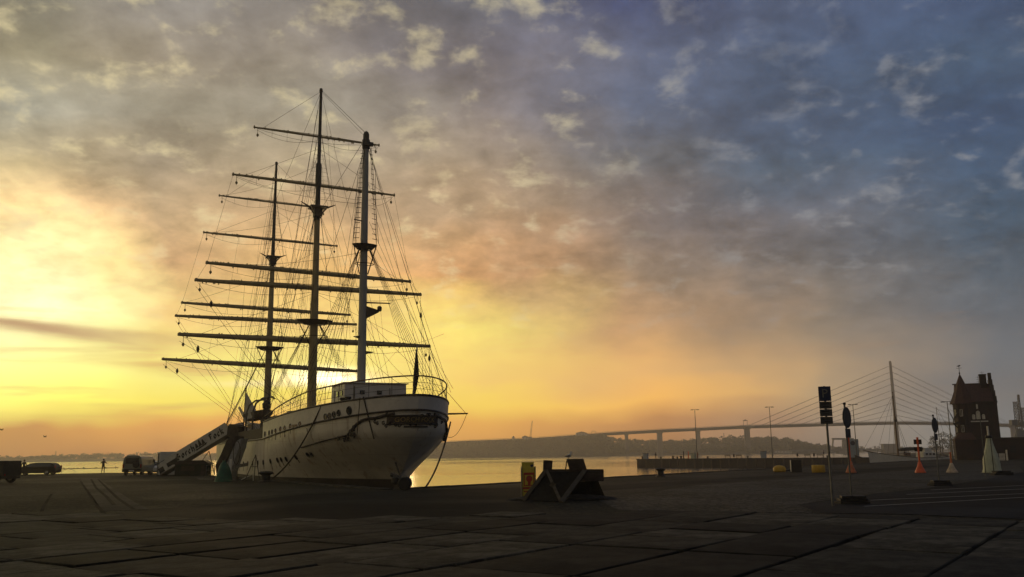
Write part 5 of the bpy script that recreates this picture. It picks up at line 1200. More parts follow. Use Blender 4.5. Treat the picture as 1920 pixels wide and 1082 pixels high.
for px, m, h, lab in ((1282, 'brown', 1.75, 'thin dark brown post on the jetty'), (1291, 'orange', 1.7, 'thin orange post on the jetty')):
    p = jp(px, 1.3); b = MB(); b.tube([p, p + V((0, 0, h))], [.16, .12], 8); b.lathe([(.2, 0), (.24, .1), (.05, .2)], p + V((0, 0, h)), 8); tag(b.build('marker_post', M[m]), lab, 'post')
for px, lab in ((1376, 'dark litter bin between the first pair of benches'), (1526.5, 'dark litter bin between the second pair of benches'), (1495.5, 'dark narrow bin standing alone left of the second benches')):
    p = jp(px, 2.2); t = thing('litter_bin', lab, 'litter bin', p, ja); b = MB(); b.tube([(0, 0, 0), (0, 0, .5)], .05, 6); b.build('post', M['galv'], t); b = MB(); b.lathe([(.2, .35), (.24, .4), (.24, 1.0), (.26, 1.02), (.1, 1.12)], n=10); b.build('bin_body', M['iron'], t, smooth=True)
for px, lab in ((1365, 'bench on the jetty, left of the first pair'), (1386.5, 'bench on the jetty, right of the first pair'), (1515, 'bench on the jetty, left of the second pair'), (1538, 'bench on the jetty with a dark seated person beside it')):
    p = jp(px, 2.2); t = thing('park_bench', lab, 'bench', p, ja, 'benches on the jetty')
    for q in (0, 1): b = MB(); b.box((0, -.12 + .22 * q, .46), (1.55, .18, .05)); b.build('seat_slat', M['darkwood'], t)
    for q in (0, 1): b = MB(); b.box((0, -.28 - .02 * q, .66 + .2 * q), (1.55, .05, .13)); b.build('back_slat', M['darkwood'], t)
    for s in (-.68, .68): b = MB(); b.bar((s, .12, 0), (s, .12, .45), .06, .06); b.bar((s, -.2, 0), (s, -.3, .92), .06, .06); b.build('leg', M['iron'], t)
p = jp(1229.5, 1.6); person('dark clothed person standing at the outer end of the jetty', p, R(140), {}, M['clothdark'])
p = jp(1308.5, 1.4); person('person in dark jacket leaning by the leftmost jetty lamp', p, R(100), dict(chest=(.03, .06, 1.3, .155)), M['clothred'])
p = jp(1545, 2.2); person('dark clothed person standing at the right end of the benches', p, R(60), {}, M['clothdark'])
p = jp(1601, 3.0)
t = thing('info_board', 'tall pale blue notice board with a round blue emblem beside the right jetty lamp', 'sign', p, R(-18))
zt0 = topz(1600, 824, p); b = MB(); b.box((0, 0, zt0 / 2), (2.5, .18, zt0)); b.build('board', M['panel'], t, bevel=.03)
b = MB(); b.lathe([(.55, -.015), (.55, .015)], (0, -.1, zt0 - .95), 20, M=Matrix.Rotation(R(90), 3, 'X')); b.build('emblem', M['blue'], t)
for sx in (-1.28, 1.28): b = MB(); b.bar((sx, 0, 0), (sx, 0, zt0 + .05), .1, .12); b.build('post', M['galv'], t)
# ------------------------------------------------------------------ boats by the quay on the right
def boat(label, cat, bow, stern, beam, free, mats, name='sailing_boat', sheer=.9):
    bow, stern = V(bow), V(stern); L = (bow - stern).length; rz = atan2((bow - stern).y, (bow - stern).x)
    t = thing(name, label, cat, (stern.x, stern.y, WZ), rz)
    def sec(u):
        w = beam / 2 * max(.02, (1 - abs(2 * u - .84) ** 3.0 if u > .42 else 1 - .45 * ((.42 - u) / .42) ** 2)); zt_ = free + sheer * ((u - .35) / .65) ** 2 if u > .35 else free + .25 * ((.35 - u) / .35) ** 2
        return w, zt_
    N = 16; rows = []
    for i in range(N + 1):
        u = i / N; w, zt_ = sec(u); x = u * L; rows.append([(x + .6 * sheer * (u ** 6) * k / 4, s * w * q, z) for s, k, q, z in ((1, 4, 1, zt_), (1, 3, .97, zt_ * .55), (1, 2, .82, .1), (1, 0, .25, -.6), (-1, 0, .25, -.6), (-1, 2, .82, .1), (-1, 3, .97, zt_ * .55), (-1, 4, 1, zt_))])
    b = MB(); b.add([p for r in rows for p in r], [(i * 8 + k, i * 8 + k + 1, (i + 1) * 8 + k + 1, (i + 1) * 8 + k) for i in range(N) for k in range(7)] + [tuple(range(8))]); b.build('hull', mats[0], t, smooth=True)
    b = MB(); b.add([(r[0][0], r[0][1] * .97, r[0][2] - .2) for r in rows] + [(r[7][0], r[7][1] * .97, r[7][2] - .2) for r in rows], [(i, i + 1, N + 2 + i, N + 1 + i) for i in range(N)]); b.build('deck', mats[1], t)
    for s in (0, 7): b = MB(); b.tube([V(r[s]) + V((0, 0, .03)) for r in rows], .07, 5); b.build('gunwale', mats[2], t)
    return t, L, sec
bw, sn = at(1634, 850, 194), at(1772, 850, 201)
t, L, sec = boat('white wooden sailing cutter with one tall bare reddish mast moored by the jetty', 'sailing boat', (bw.x, bw.y, 0), (sn.x, sn.y, 0), 4.6, 2.3, (M['white'], M['wood'], M['trim']), sheer=1.5)
tb = V(t.location); inv = Matrix.Rotation(-t.rotation_euler.z, 3, 'Z')
def bl(px, py, Y): return inv @ (at(px, py, Y) - tb)
mx = bl(1680, 848, 197).x; mtop = bl(1669.5, 737, 197).z
b = MB(); b.tube([(mx, 0, .6), (mx, 0, mtop * .6), (mx, 0, mtop)], [.2, .17, .08], 8); b.lathe([(.1, 0), (.16, .1), (.04, .25)], (mx, 0, mtop), 8); b.build('mast', M['wood'], t, smooth=True)
b = MB(); b.tube([(mx - .2, 0, 3.9), (mx - 7.6, .25, 4.15)], [.13, .1], 7); b.build('boom', M['trim'], t)
b = MB(); b.tube([(mx - .4, 0, 4.15), (mx - 2.5, .1, 4.35), (mx - 5, .2, 4.4), (mx - 7.3, .25, 4.3)], [.2, .28, .24, .1], 7); b.build('furled_sail', M['ink'], t, smooth=True)
b = MB(); b.tube([(L - .3, 0, 3.6), (L + 2.2, 0, 4.1)], [.12, .07], 6); b.build('bowsprit', M['wood'], t)
for q, r in (((L + 2.1, 0, 4.1), .03), ((L - 1.5, 0, 3.4), .03), ((L - 4.4, 0, 3.2), .03), ((mx - .6, 2.0, 2.8), .03), ((mx - .6, -2.0, 2.8), .03), ((mx - 1.5, 1.9, 2.8), .03), ((mx - 1.5, -1.9, 2.8), .03), ((.4, 1.2, 2), .02)):
    b = MB(); b.tube([(mx, 0, mtop * (.97 if r > .025 and q[0] > mx - .1 else .72)), q], r, 4); b.build('stay', M['rope'], t)
b = MB(); b.box((mx + .2, .35, mtop * .63), (.3, .5, .5)); b.build('radar_reflector', M['ink'], t)
cx = bl(1738, 858, 199).x
b = MB(); b.box((cx, 0, 2.75), (3.8, 2.3, 1.5), taper=.93); b.build('deckhouse', M['white'], t, bevel=.05)
dhs = [c for c in t.children if c.name.startswith('deckhouse')][0]
b = MB(); b.box((cx + .2, 0, 3.95), (1.9, 2.0, 1.0), taper=.9); b.build('wheelhouse', M['white'], t, bevel=.05)
for k, dx in enumerate((-1.1, -.1, .9)):
    for s in (-1, 1): b = MB(); b.box((cx + dx, s * 1.14, 3.1), (.6, .06, .42)); b.build('window', M['glass'], dhs)
b = MB(); b.box((cx + 5.4, .1, 3.1), (1.2, .8, .7)); b.build('hatch', M['wood'], t)
for s, x in ((-1, L * .83), (-1, L * .52)): b = MB(); b.lathe([(.08, -.4), (.24, -.3), (.24, .3), (.08, .4)], (x, s * 2.25, 1.9), 8); b.build('fender', M['black'], t)
person('dark clothed person sitting on the deck of the white cutter', s2 if False else tuple(tb + Matrix.Rotation(t.rotation_euler.z, 3, 'Z') @ V((bl(1695, 850, 197).x, .2, 2.6))), R(200), SIT, M['clothdark'])
bw, sn = at(1608, 850, 203), at(1668, 850, 207)
t, L, sec = boat('dark open boat with a raised black bow moored behind the white cutter', 'boat', (bw.x, bw.y, 0), (sn.x, sn.y, 0), 2.6, 1.5, (M['trim'], M['darkwood'], M['ink']), 'open_boat', 1.5)
b = MB(); b.box((L * .35, 0, 1.4), (.4, 2.3, .1)); b.box((L * .6, 0, 1.5), (.4, 2.2, .1)); b.build('thwart', M['darkwood'], t)
for base, side in ((1612, 0), (1643, 1)):
    p = at(base, 853, 203 if side == 0 else 195)
sm = at(1744.5, 846, 208); m_ = at(1748, 764, 208)
t, L, sec = boat('low white motor yacht with a thin mast close to the brick tower', 'yacht', (at(1757, 850, 206).x, 206, 0), (at(1822, 850, 212).x, 212, 0), 3.0, 2.3, (M['white'], M['wood'], M['trim']), 'motor_yacht', .5)
b = MB(); b.box((L * .45, 0, 2.8), (3.4, 2.0, 1.1), taper=.85); b.build('cabin', M['white'], t, bevel=.06)
cb = [c for c in t.children if c.name.startswith('cabin')][0]
for dx in (-.9, .2, 1.1): b = MB(); b.box((L * .45 + dx, 1.0, 2.95), (.6, .06, .4)); b.box((L * .45 + dx, -1.0, 2.95), (.6, .06, .4)); b.build('window', M['glass'], cb)
b = MB(); b.tube([(L * .9, 0, 1.2), (L * .9, 0, at(1749, 763, 207).z - WZ)], [.08, .04], 6); b.build('mast', M['trim'], t)
mt_ = at(1749, 763, 207).z - WZ
for q in ((L * .2, 0, 2.0), (L * .75, 1.2, 1.5), (L * .75, -1.2, 1.5)): b = MB(); b.tube([(L * .9, 0, mt_), q], .02, 3); b.build('stay', M['rope'], t)

# ------------------------------------------------------------------ brick pilot house
TG = gnd(1828, 862); ta = -atan2(TG.x, TG.y) + R(7)
pt = thing('pilot_house', 'dark red brick pilot house with a pointed corner turret and stepped gable', 'building', (TG.x + 1.35 * cos(ta), TG.y + 1.35 * sin(ta), 0), ta); pt.scale = (0.89, 0.95, 1)
b = MB(); b.box((-.15, 3.6, 4.9), (6.9, 7.2, 9.8)); wl = b.build('wall', M['brick'], pt)
for z_, h_ in ((3.62, .16), (9.72, .2)): b = MB(); b.box((-.15, 3.6, z_), (7.12, 7.42, h_)); b.build('string_course', M['kerb'], wl)
# main roof, ridge running left to right, between the turret and the stepped gable
b = MB(); b.prism([(-.35, 9.8), (7.55, 9.8), (3.6, 13.05)], 6.2, M=Matrix(((0, 1, 0), (1, 0, 0), (0, 0, 1))).to_3x3()); rf = b.build('roof', M['tile'], pt); rf.location = (-.3, 0, 0)
b = MB(); b.tube([(-3.4, 3.6, 13.1), (2.8, 3.6, 13.1)], .12, 6); b.build('ridge_tiles', M['tile'], rf)
b = MB(); steps = [(-.2, 9.4), (-.2, 10.7), (.7, 10.7), (.7, 11.7), (1.6, 11.7), (1.6, 12.7), (2.5, 12.7), (2.5, 13.7), (3.2, 13.7), (3.2, 14.9), (4.0, 14.9), (4.0, 13.7), (4.7, 13.7), (4.7, 12.7), (5.6, 12.7), (5.6, 11.7), (6.5, 11.7), (6.5, 10.7), (7.4, 10.7), (7.4, 9.4)]
b.prism(steps, .55, M=Matrix(((0, 1, 0), (1, 0, 0), (0, 0, 1))).to_3x3()); g_ = b.build('stepped_gable', M['brick'], pt); g_.location = (3.05, 0, 0)
b = MB(); b.box((1.75, 3.2, 13.3), (1.15, 1.1, 2.6)); ch = b.build('chimney', M['brick'], pt); b = MB(); b.box((1.75, 3.2, 14.6), (1.3, 1.25, .18)); b.build('chimney_cap', M['kerb'], ch)
b = MB(); b.tube([(.95, 3.2, 12.9), (.95, 3.2, 14.4)], .035, 4)
for z in (13.4, 13.8, 14.2): b.tube([(.55, 3.2, z), (1.35, 3.2, z)], .02, 4)
b.tube([(1.75, 3.2, 14.6), (1.75, 3.2, 15.2)], .025, 4); b.tube([(1.4, 3.2, 15.05), (2.1, 3.2, 15.05)], .02, 4); b.build('aerial', M['cable'], pt)
# turret at the left front corner
b = MB(); N = 8
b.lathe([(1.75, 3.6), (1.75, 9.75)], (-2.45, 1.5, 0), N); tu = b.build('turret', M['brick'], pt)
b = MB(); b.lathe([(2.35, 9.55), (2.0, 10.2), (1.45, 11.5), (.75, 13.2), (.06, 14.75)], (-2.45, 1.5, 0), N); b.build('turret_roof', M['tile'], tu)
b = MB(); b.lathe([(.05, 14.7), (.16, 14.9), (.05, 15.1), (.03, 16.3)], (-2.45, 1.5, 0), 8)
for a in (0, pi / 2): b.tube([(-2.45 - .5 * cos(a), 1.5 - .5 * sin(a), 15.8), (-2.45 + .5 * cos(a), 1.5 + .5 * sin(a), 15.8)], .03, 4)
b.prism([(-.45, 16.1), (.1, 16.05), (.35, 16.25), (.1, 16.35)], .04, M=Matrix.Translation((-2.45, 1.5, 0))); b.build('weathervane', M['iron'], tu)
def win(parent, x, y, z, w, h, arch=False, rz=0.0, pale=False):
    Mx = Matrix.Translation((x, y, z)) @ Matrix.Rotation(rz, 4, 'Z')
    poly = [(-w / 2, 0), (w / 2, 0), (w / 2, h)] + ([(w / 2 * cos(a), h + w / 2 * sin(a)) for a in [pi * k / 6 for k in range(1, 6)]] if arch else []) + [(-w / 2, h)]
    b = MB(); b.prism(poly, .10, M=Mx); o = b.build('window', M['glass'] if not pale else M['lamp'], parent)
    P = [Mx @ V((px_, -.05, pz)) for px_, pz in poly + [poly[0]]]; b = MB(); b.tube(P, .05, 4); b.tube([Mx @ V((0, -.06, 0)), Mx @ V((0, -.06, h))], .03, 4); b.build('frame', M['white'], o)
win(wl, -.95, -.0, 6.85, .45, .55, True, pale=True); win(wl, -.15, 0, 6.85, .62, 1.05, True, pale=True); win(wl, .75, 0, 6.85, .45, .55, True, pale=True); win(wl, -.2, 0, 8.6, .22, .65, True, pale=True)

for z in (7.4, 4.7):
    for a in (R(-112), R(-157)):
        win(tu, -2.45 + 1.64 * cos(a), 1.5 + 1.64 * sin(a), z, .5, 1.15, False, a + pi / 2)
b = MB(); b.box((-.05, -.12, 6.45), (3.0, .2, .2)); b.build('white_ledge', M['white'], wl)
b = MB(); b.box((-3.0, .2, 1.75), (3.6, 3.6, 3.5)); an = b.build('annex', M['brick'], pt)
b = MB(); b.add([(-4.95, -1.75, 3.35), (-1.05, -1.75, 3.35), (-1.05, 2.1, 3.35), (-4.95, 2.1, 3.35), (-3.9, -.2, 4.55), (-1.6, -.2, 4.55), (-1.6, 1.0, 4.55), (-3.9, 1.0, 4.55)], [(0, 1, 5, 4), (1, 2, 6, 5), (2, 3, 7, 6), (3, 0, 4, 7), (4, 5, 6, 7), (3, 2, 1, 0)]); b.build('annex_roof', M['tile'], an)
b = MB(); b.tube([(-3.5, -.3, 8.2), (-4.6, -.6, 6.8), (-4.7, -.6, 6.2), (-3.9, -.2, 5.4)], .10, 6); b.tube([(-4.3, -.5, 6.3), (-3.2, -.2, 6.3)], .08, 5); b.tube([(-4.55, -.6, 6.8), (-5.5, -.8, 8.9)], [.1, .03], 5); b.box((-4.1, -.4, 6.15), (1.4, .8, .12)); b.tube([(-4.75, -.75, 7.2), (-3.4, -.4, 7.2)], .03, 4); b.build('balcony_bracket', M['iron'], pt)
# low brown wing to the right
t = thing('low_building', 'long low dark building reaching out of view right of the brick tower', 'building', (TG.x + 9.4 * cos(ta), TG.y + 9.4 * sin(ta), 0), ta)
b = MB(); b.box((2.6, 3, 1.75), (17.2, 5, 3.5)); w_ = b.build('wall', M['brick'], t)
b = MB(); b.box((2.6, 3, 3.58), (17.6, 5.5, .22)); b.build('roof', M['trim'], t)
for x in (-3.4, .4): b = MB(); b.box((x, .48, 1.7), (.9, .08, 1.2)); b.build('window', M['glass'], w_)
t = thing('white_fence', 'short white picket fence with a tall white post below the brick tower', 'fence', tuple(gnd(1868, 863.5)), ta)
for k in range(15): b = MB(); b.box((-1.2 + k * .17, 0, .55), (.11, .04, 1.1)); b.build('picket', M['white'], t)
b = MB(); b.box((0, .04, .35), (2.6, .04, .09)); b.box((0, .04, .85), (2.6, .04, .09)); b.build('rail', M['white'], t)
b = MB(); b.box((1.55, 0, .8), (.22, .22, 1.65)); b.build('post', M['white'], t)
lamp_post('tall street lamp standing right beside the brick tower turret', (at(1785.5, 850, 172).x, 172, 0), at(1778, 753, 172).z, R(-20))

# harbour cranes at the right edge
for px, py0, py1, Yc, lab in ((1913, 740, 822, 520, 'yellowish slewing harbour crane at the right border, left of the other jib'), (1925, 752, 822, 560, 'second harbour crane jib cut by the right border')):
    p = at(px, 830, Yc); zt_ = at(px, py0, Yc).z; t = thing('harbour_crane', lab, 'crane', (p.x, Yc, 0))
    b = MB(); b.box((0, 0, -1), (14, 10, 3)); b.lathe([(4.6, 0), (3.4, 7), (1.4, 13)], n=10); b.build('pedestal', M['cable'], t)
    b = MB(); lattice(b, (0, 0, 12), (-.5, 0, zt_ - 4), 2.2, 10, .22, 1.3); b.build('mast', M['craneyellow'], t)
    b = MB(); lattice(b, (1.6, 0, 14), (2.0, 0, zt_), 1.4, 12, .18, .7); b.build('jib', M['craneyellow'], t)
    b = MB(); b.box((-2.6, 0, 16.5), (3.5, 3, 3)); b.build('cab', M['cable'], t)
o = sheet('far_quay', [(280, 470), (700, 470), (700, 700), (300, 700)], -.4, M['land']); b = MB(); b.box((490, 585, -2.2), (420, 230, 3.2)); o2 = b.build('far_quay_wall', M['jetty']); tag(o2, kind='structure')

# ------------------------------------------------------------------ traffic signs
def text_part(parent, body, size, loc, m, rz=0.0):
    me = text_mesh(body, size); 
    for v in me.vertices: v.co = V((v.co.x, 0, v.co.y))
    me.materials.append(m); o = link('lettering', me, parent); o.location = loc; o.rotation_euler = (0, 0, rz); return o
g = gnd(1562, 950); sgh = lambda py: at(1550, py, g.y).z
t = thing('parking_sign', 'tall parking sign with three smaller plates below it', 'traffic sign', (g.x, g.y, 0), R(-16))
b = MB(); b.tube([(0, 0, 0), (0, 0, sgh(724))], .038, 8); b.build('pole', M['galv'], t)
b = MB(); b.box((0, -.06, (sgh(725) + sgh(752)) / 2), (.40, .02, sgh(725) - sgh(752.5))); pl = b.build('parking_plate', M['blue'], t, bevel=.008); text_part(pl, 'P', .42, (0.0, -.075, (sgh(725) + sgh(752)) / 2), M['galv'])
for a_, c_ in ((753, 766.5), (767.5, 780.5), (781.5, 795)):
    z0_, z1_ = sgh(c_), sgh(a_); b = MB(); b.box((0, -.06, (z0_ + z1_) / 2), (.40, .02, z1_ - z0_)); pl = b.build('supplementary_plate', M['signplate'], t, bevel=.006)
    b = MB()
    for k in range(2): b.box((random.uniform(-.03, .03), -.073, (z0_ + z1_) / 2 + (.5 - k) * .085), (.24 - .05 * k, .004, .03))
    b.build('faint_print', M['ink'], pl)
def round_sign(label, base, dtop, dbot, ptop, pbot, face, mast_lean=0):
    g = gnd(*base); hz = lambda py: at(base[0] - 10, py, g.y).z
    t = thing('round_sign', label, 'traffic sign', (g.x, g.y, 0), face)
    b = MB(); b.tube([(0, 0, 0), (0, 0, hz(dtop) + .1)], .034, 8); b.build('pole', M['galv'], t)
    r = (hz(dtop) - hz(dbot)) / 2; zc = (hz(dtop) + hz(dbot)) / 2
    b = MB(); b.lathe([(r * .98, -.012), (r, 0), (r * .98, .012)], (0, -.05, zc), 28, M=Matrix.Rotation(R(90), 3, 'X')); b.build('disc', M['signback'], t)
    b = MB(); b.lathe([(r * .9, 0), (r * .9, .004)], (0, -.066, zc), 24, M=Matrix.Rotation(R(90), 3, 'X')); b.build('disc_face', M['signplate'], t)
    b = MB(); b.box((0, -.05, (hz(ptop) + hz(pbot)) / 2), (.42, .02, hz(ptop) - hz(pbot))); b.build('supplementary_plate', M['signback'], t)
    b = MB(); b.lathe([(.05, 0), (.055, .05), (.02, .08)], (0, 0, hz(dtop) + .08), 8); b.build('pole_cap', M['ink'], t)
    for k in range(3):                      # recycled rubber foot plates stacked round the pole
        b = MB(); b.box((random.uniform(-.06, .06), random.uniform(-.05, .05), .05 + .095 * k), (1.05 - .12 * k, .62 - .05 * k, .09)); ft = b.build('foot_plate', M['black'], t, bevel=.02); ft.rotation_euler = (0, 0, -face + random.uniform(-.25, .25))
    return t
round_sign('round traffic sign seen almost edge on beside the parking sign', (1598, 945), 763, 803, 804, 821, R(48))
round_sign('round traffic sign seen edge on in front of the pale trees', (1762, 911), 783, 812, 813, 825, R(44))
for base, top_, lab, m in (((1849, 893), 788, 'thin pale pole left of the big pale green buoy', 'galv'), ((1864, 888), 822, 'thin dark pole in front of the big pale green buoy', 'trim'), ((1876, 887), 846, 'short thin pole right of the big pale green buoy', 'trim')):
    g = gnd(*base); b = MB(); b.tube([(g.x, g.y, 0), (g.x, g.y, at(base[0] - 6, top_, g.y).z)], .032, 6); tag(b.build('thin_pole', M[m]), lab, 'pole')
g = gnd(1880, 891); t = thing('foot_plate_stack', 'stack of black rubber foot plates by the big pale green buoy', 'foot plates', (g.x, g.y, 0))
for k in range(3): b = MB(); b.box((random.uniform(-.1, .1), 0, .06 + .1 * k), (1.3 - .15 * k, .7, .095), rz=random.uniform(-.3, .3)); b.build('foot_plate', M['black'], t, bevel=.02)

# ------------------------------------------------------------------ buoys stored on the quay
def spar_buoy(label, base, ytop, r, ycone, mc, mp, mark=None, rn=.075):
    g = gnd(*base); H = at(base[0] - 4, ytop, g.y).z; hc = at(base[0] - 2, ycone, g.y).z
    t = thing('spar_buoy', label, 'buoy', (g.x, g.y, 0), -atan2(g.x, g.y), 'spar buoys standing on the quay')
    b = MB(); b.lathe([(r * .9, 0), (r, .05), (r * .98, .10), (r * .52, hc * .55), (rn * 1.5, hc * .97), (rn, hc)], n=18); b.build('float_cone', M[mc], t, smooth=True)
    b = MB(); b.tube([(0, 0, hc * .9), (0, 0, H)], rn, 10); b.lathe([(rn * 1.3, 0), (rn * 1.3, .06), (.02, .1)], (0, 0, H), 8); b.build('spar', M[mp], t)
    b = MB(); b.lathe([(r * .7, -.0), (r * .75, .04), (r * .7, .05)], n=14); b.build('base_ring', M['iron'], t)
    if mark:
        for ya, yb in mark: za, zb = at(base[0] - 4, ya, g.y).z, at(base[0] - 4, yb, g.y).z; b = MB(); b.box((0, .12, (za + zb) / 2), (.58, .05, za - zb)); b.build('daymark', M['ink'], t)
    return t
spar_buoy('orange spar buoy with a pale skirted cone behind the round sign', (1596, 887), 822, .42, 864, 'orangefade', 'orange')
spar_buoy('bright orange spar buoy with two black square boards', (1726, 887), 822, .42, 866, 'orange', 'orange', ((824, 833), (838, 846.5)))
spar_buoy('chalky beige cone buoy with a faded orange neck', (1785.5, 887), 850, .43, 868, 'beige', 'orangefade')
g = gnd(1861, 887); hz = lambda py: at(1855, py, g.y).z
t = thing('large_buoy', 'large pale green bottle shaped buoy with a white top pole', 'buoy', (g.x, g.y, 0), -atan2(g.x, g.y))
b = MB(); b.lathe([(.60, 0), (.66, .05), (.62, .35), (.58, hz(862)), (.46, hz(850)), (.30, hz(836)), (.22, hz(826)), (.20, hz(821))], n=20); b.build('buoy_body', M['palegreen'], t, smooth=True)
b = MB(); b.lathe([(.24, 0), (.26, .08), (.22, .2)], (0, 0, hz(821.5)), 14); b.build('collar', M['iron'], t)
b = MB(); b.tube([(0, 0, hz(820)), (0, 0, hz(799))], .07, 8); b.build('top_pole', M['white'], t)
b = MB(); b.add([(-.75, .1, 0), (-.5, .1, 0), (-.5, .1, .55)], [(0, 1, 2)]); b.add([(-.75, .18, 0), (-.5, .18, 0), (-.5, .18, .55), (-.75, .1, 0), (-.5, .1, 0), (-.5, .1, .55)], [(2, 1, 0), (0, 1, 4, 3), (1, 2, 5, 4), (2, 0, 3, 5)]); b.build('fin', M['white'], t)
g = gnd(1462, 885); t = thing('mooring_buoy', 'low domed yellow mooring buoy on the quay edge', 'buoy', (g.x, g.y, 0))
b = MB(); b.lathe([(.46, 0), (.54, .08), (.55, .3), (.48, .45), (.28, .56), (.05, .6)], n=20); b.build('buoy_body', M['yellow'], t, smooth=True); b = MB(); b.tube([(.1 * cos(a), 0, .64 + .09 * sin(a)) for a in [2 * pi * k / 10 for k in range(11)]], .02, 5); b.build('ring', M['iron'], t)
b = MB(); b.tube([(.5, 0, .1), (.9, .1, .15), (1.2, .2, .28)], .07, 6); b.build('chain', M['iron'], t)
g = gnd(1535, 886); t = thing('mooring_buoy', 'flat yellow drum buoy with an eye on top beside the parking sign', 'buoy', (g.x, g.y, 0))
b = MB(); b.lathe([(.52, 0), (.55, .05), (.55, .58), (.52, .63), (.05, .64)], n=20); b.build('buoy_body', M['yellow'], t, smooth=True); b = MB(); b.tube([(0, 0, .6), (0, 0, .82)], .035, 6); b.build('ring', M['iron'], t)
g = gnd(1494, 885); t = thing('power_cabinet', 'black square cabinet between the two yellow buoys', 'cabinet', (g.x, g.y, 0), R(-14))
b = MB(); b.box((0, .2, .53), (.86, .7, 1.06)); b.build('cabinet_body', M['ink'], t, bevel=.03); b = MB(); b.box((-.46, .2, .53), (.07, .62, 1.0)); b.build('lit_edge', M['white'], t); b = MB(); b.box((.05, -.17, .5), (.62, .03, .85)); b.build('door', M['ink'], t)  # thin white slab stands in for light on the cabinet's left edge
g = gnd(1397, 882); t = thing('trestle', 'small thin trestle standing on the quay edge before the jetty', 'trestle', (g.x, g.y, .05))
for q in ((-.28, 0), (.28, 0)): b = MB(); b.tube([(q[0], 0, 0), (0, 0, .38)], .022, 5); b.build('leg', M['iron'], t)

# ------------------------------------------------------------------ railway buffer stop
At, Bt = at(1023.5, 882, 36.5), at(1097, 881.5, 36.7); Af, Bf = gnd(981, 940), gnd(1052, 943)
Af.z = Bf.z = .02
bs = thing('buffer_stop', 'heavy timber railway buffer stop with crossed braces', 'buffer stop', ((Af.x + Bt.x) / 2, (Af.y + Bt.y) / 2, 0))
b0 = V(bs.location)
z1, z0 = at(1075, 880, 36.9).z, at(1075, 902.5, 36.9).z
M['strut'] = mat('weathered_strut', (0.085, 0.07, 0.045), 0.85, bump=.4, bscale=12, streak=((.08, .06, .04), (6, 6, 6), .52, .6))
b = MB(); b.bar(at(1020.5, 891, 36.85) + V((0, 0, 0)) - b0, at(1131, 891, 36.95) - b0, .42, z1 - z0); b.build('beam', M['darkwood'], bs, bevel=.025)
for p, q, w in ((At, Af, .15), (Bt, Bf, .17)): b = MB(); b.bar(p - b0, q - b0, w, .12, (0, -1, .5)); b.build('strut', M['strut'], bs)
b = MB(); b.bar(At + V((.03, .02, 0)) - b0, Bf - b0, .11, .06, (0, -1, .6)); b.build('brace', M['strut'], bs)
b = MB(); b.bar(Af + V((.12, .06, .14)) - b0, Bt + V((-.2, .06, -.14)) - b0, .055, .05, (0, -1, .6)); b.build('brace', M['strut'], bs)
mid = (At + Bf) / 2; b = MB(); b.box(mid + V((-.02, -.0, .04)) - b0, (.2, .06, .2), M=Matrix.Rotation(R(35), 3, 'Y')); b.build('gusset', M['strut'], bs)
# infill planks on the raking plane between the struts, each its own
pn = (Bt - At).cross(Af - At).normalized(); pn = pn if pn.y < 0 else -pn
for k in range(7):
    t0 = .12 + .125 * k
    p = At.lerp(Af, t0) - pn * .12; q = Bt.lerp(Bf, t0) - pn * .12
    pl = MB(); pl.bar(p - b0, q - b0, .245, .045, pn); pl.build('plank', M['tarred'], bs)
for k in range(6):                          # upright planks closing the right flank and the back
    x = 1100 + k * 3.6; p = at(x, 902, 36.95 + .02 * k) - b0; q = gnd(x + 4 + 1.9 * k, 936 - .6 * k) - b0; b = MB(); b.bar(p, q, .14, .05, (0, -1, 0)); b.build('plank', M['tarred'], bs)
for k in range(9):
    x = 1030 + k * 8.4; p = at(x, 903, 37.1) - b0; q = V((p.x, p.y, 0)); b = MB(); b.bar(p, q, .24, .05, (0, -1, 0)); b.build('plank', M['tarred'], bs)
b = MB(); p = at(1027, 873, 36.7) - b0; b.box(p, (.37, .08, .42), M=Matrix.Rotation(R(4), 3, 'Y')); b.build('buffer_board', M['darkwood'], bs)
b = MB(); pts = [at(x, y, 36.6) - b0 for x, y in ((1062, 861), (1094, 860.5), (1100.5, 881), (1068, 881.5))]; b.add(pts + [p + V((0, .09, .01)) for p in pts], [(0, 1, 2, 3), (7, 6, 5, 4), (0, 4, 5, 1), (1, 5, 6, 2), (2, 6, 7, 3), (3, 7, 4, 0)]); b.build('tilted_board', M['darkwood'], bs)
b = MB(); b.bar(at(1062.5, 864, 36.7) - b0, at(1060.5, 881, 36.7) - b0, .045, .045); b.build('board_leg', M['darkwood'], bs)
b = MB(); N = 26; rg = random.Random(5); rings = []
for i, (r, z) in enumerate(((1.0, .0), (.93, .06), (.8, .12), (.6, .17), (.3, .2))): rings.append([((2.25 * r + rg.uniform(-.09, .09)) * cos(2 * pi * k / N), (1.0 * r + rg.uniform(-.07, .07)) * sin(2 * pi * k / N), z + rg.uniform(-.02, .03) * (i > 0)) for k in range(N)])
b.add([p for r in rings for p in r], [(i * N + k, i * N + (k + 1) % N, (i + 1) * N + (k + 1) % N, (i + 1) * N + k) for i in range(4) for k in range(N)] + [tuple(4 * N + k for k in range(N))])
o = b.build('soil_heap', M['soil']); c = gnd(1056, 938.5); o.location = (c.x, c.y + .4, .005); tag(o, 'low dark heap of earth round the buffer stop', 'earth heap', kind='stuff')
p = at(1067, 861, 36.65); t = thing('gull', 'white gull perched on the tilted board of the buffer stop', 'gull', p)
b = MB(); rings = []
for r, x, z in ((.01, -.22, .11), (.035, -.14, .125), (.07, -.02, .14), (.065, .06, .16), (.04, .1, .20), (.032, .12, .24), (.038, .14, .275), (.025, .17, .29), (.008, .2, .285)): rings.append((x, z, r))
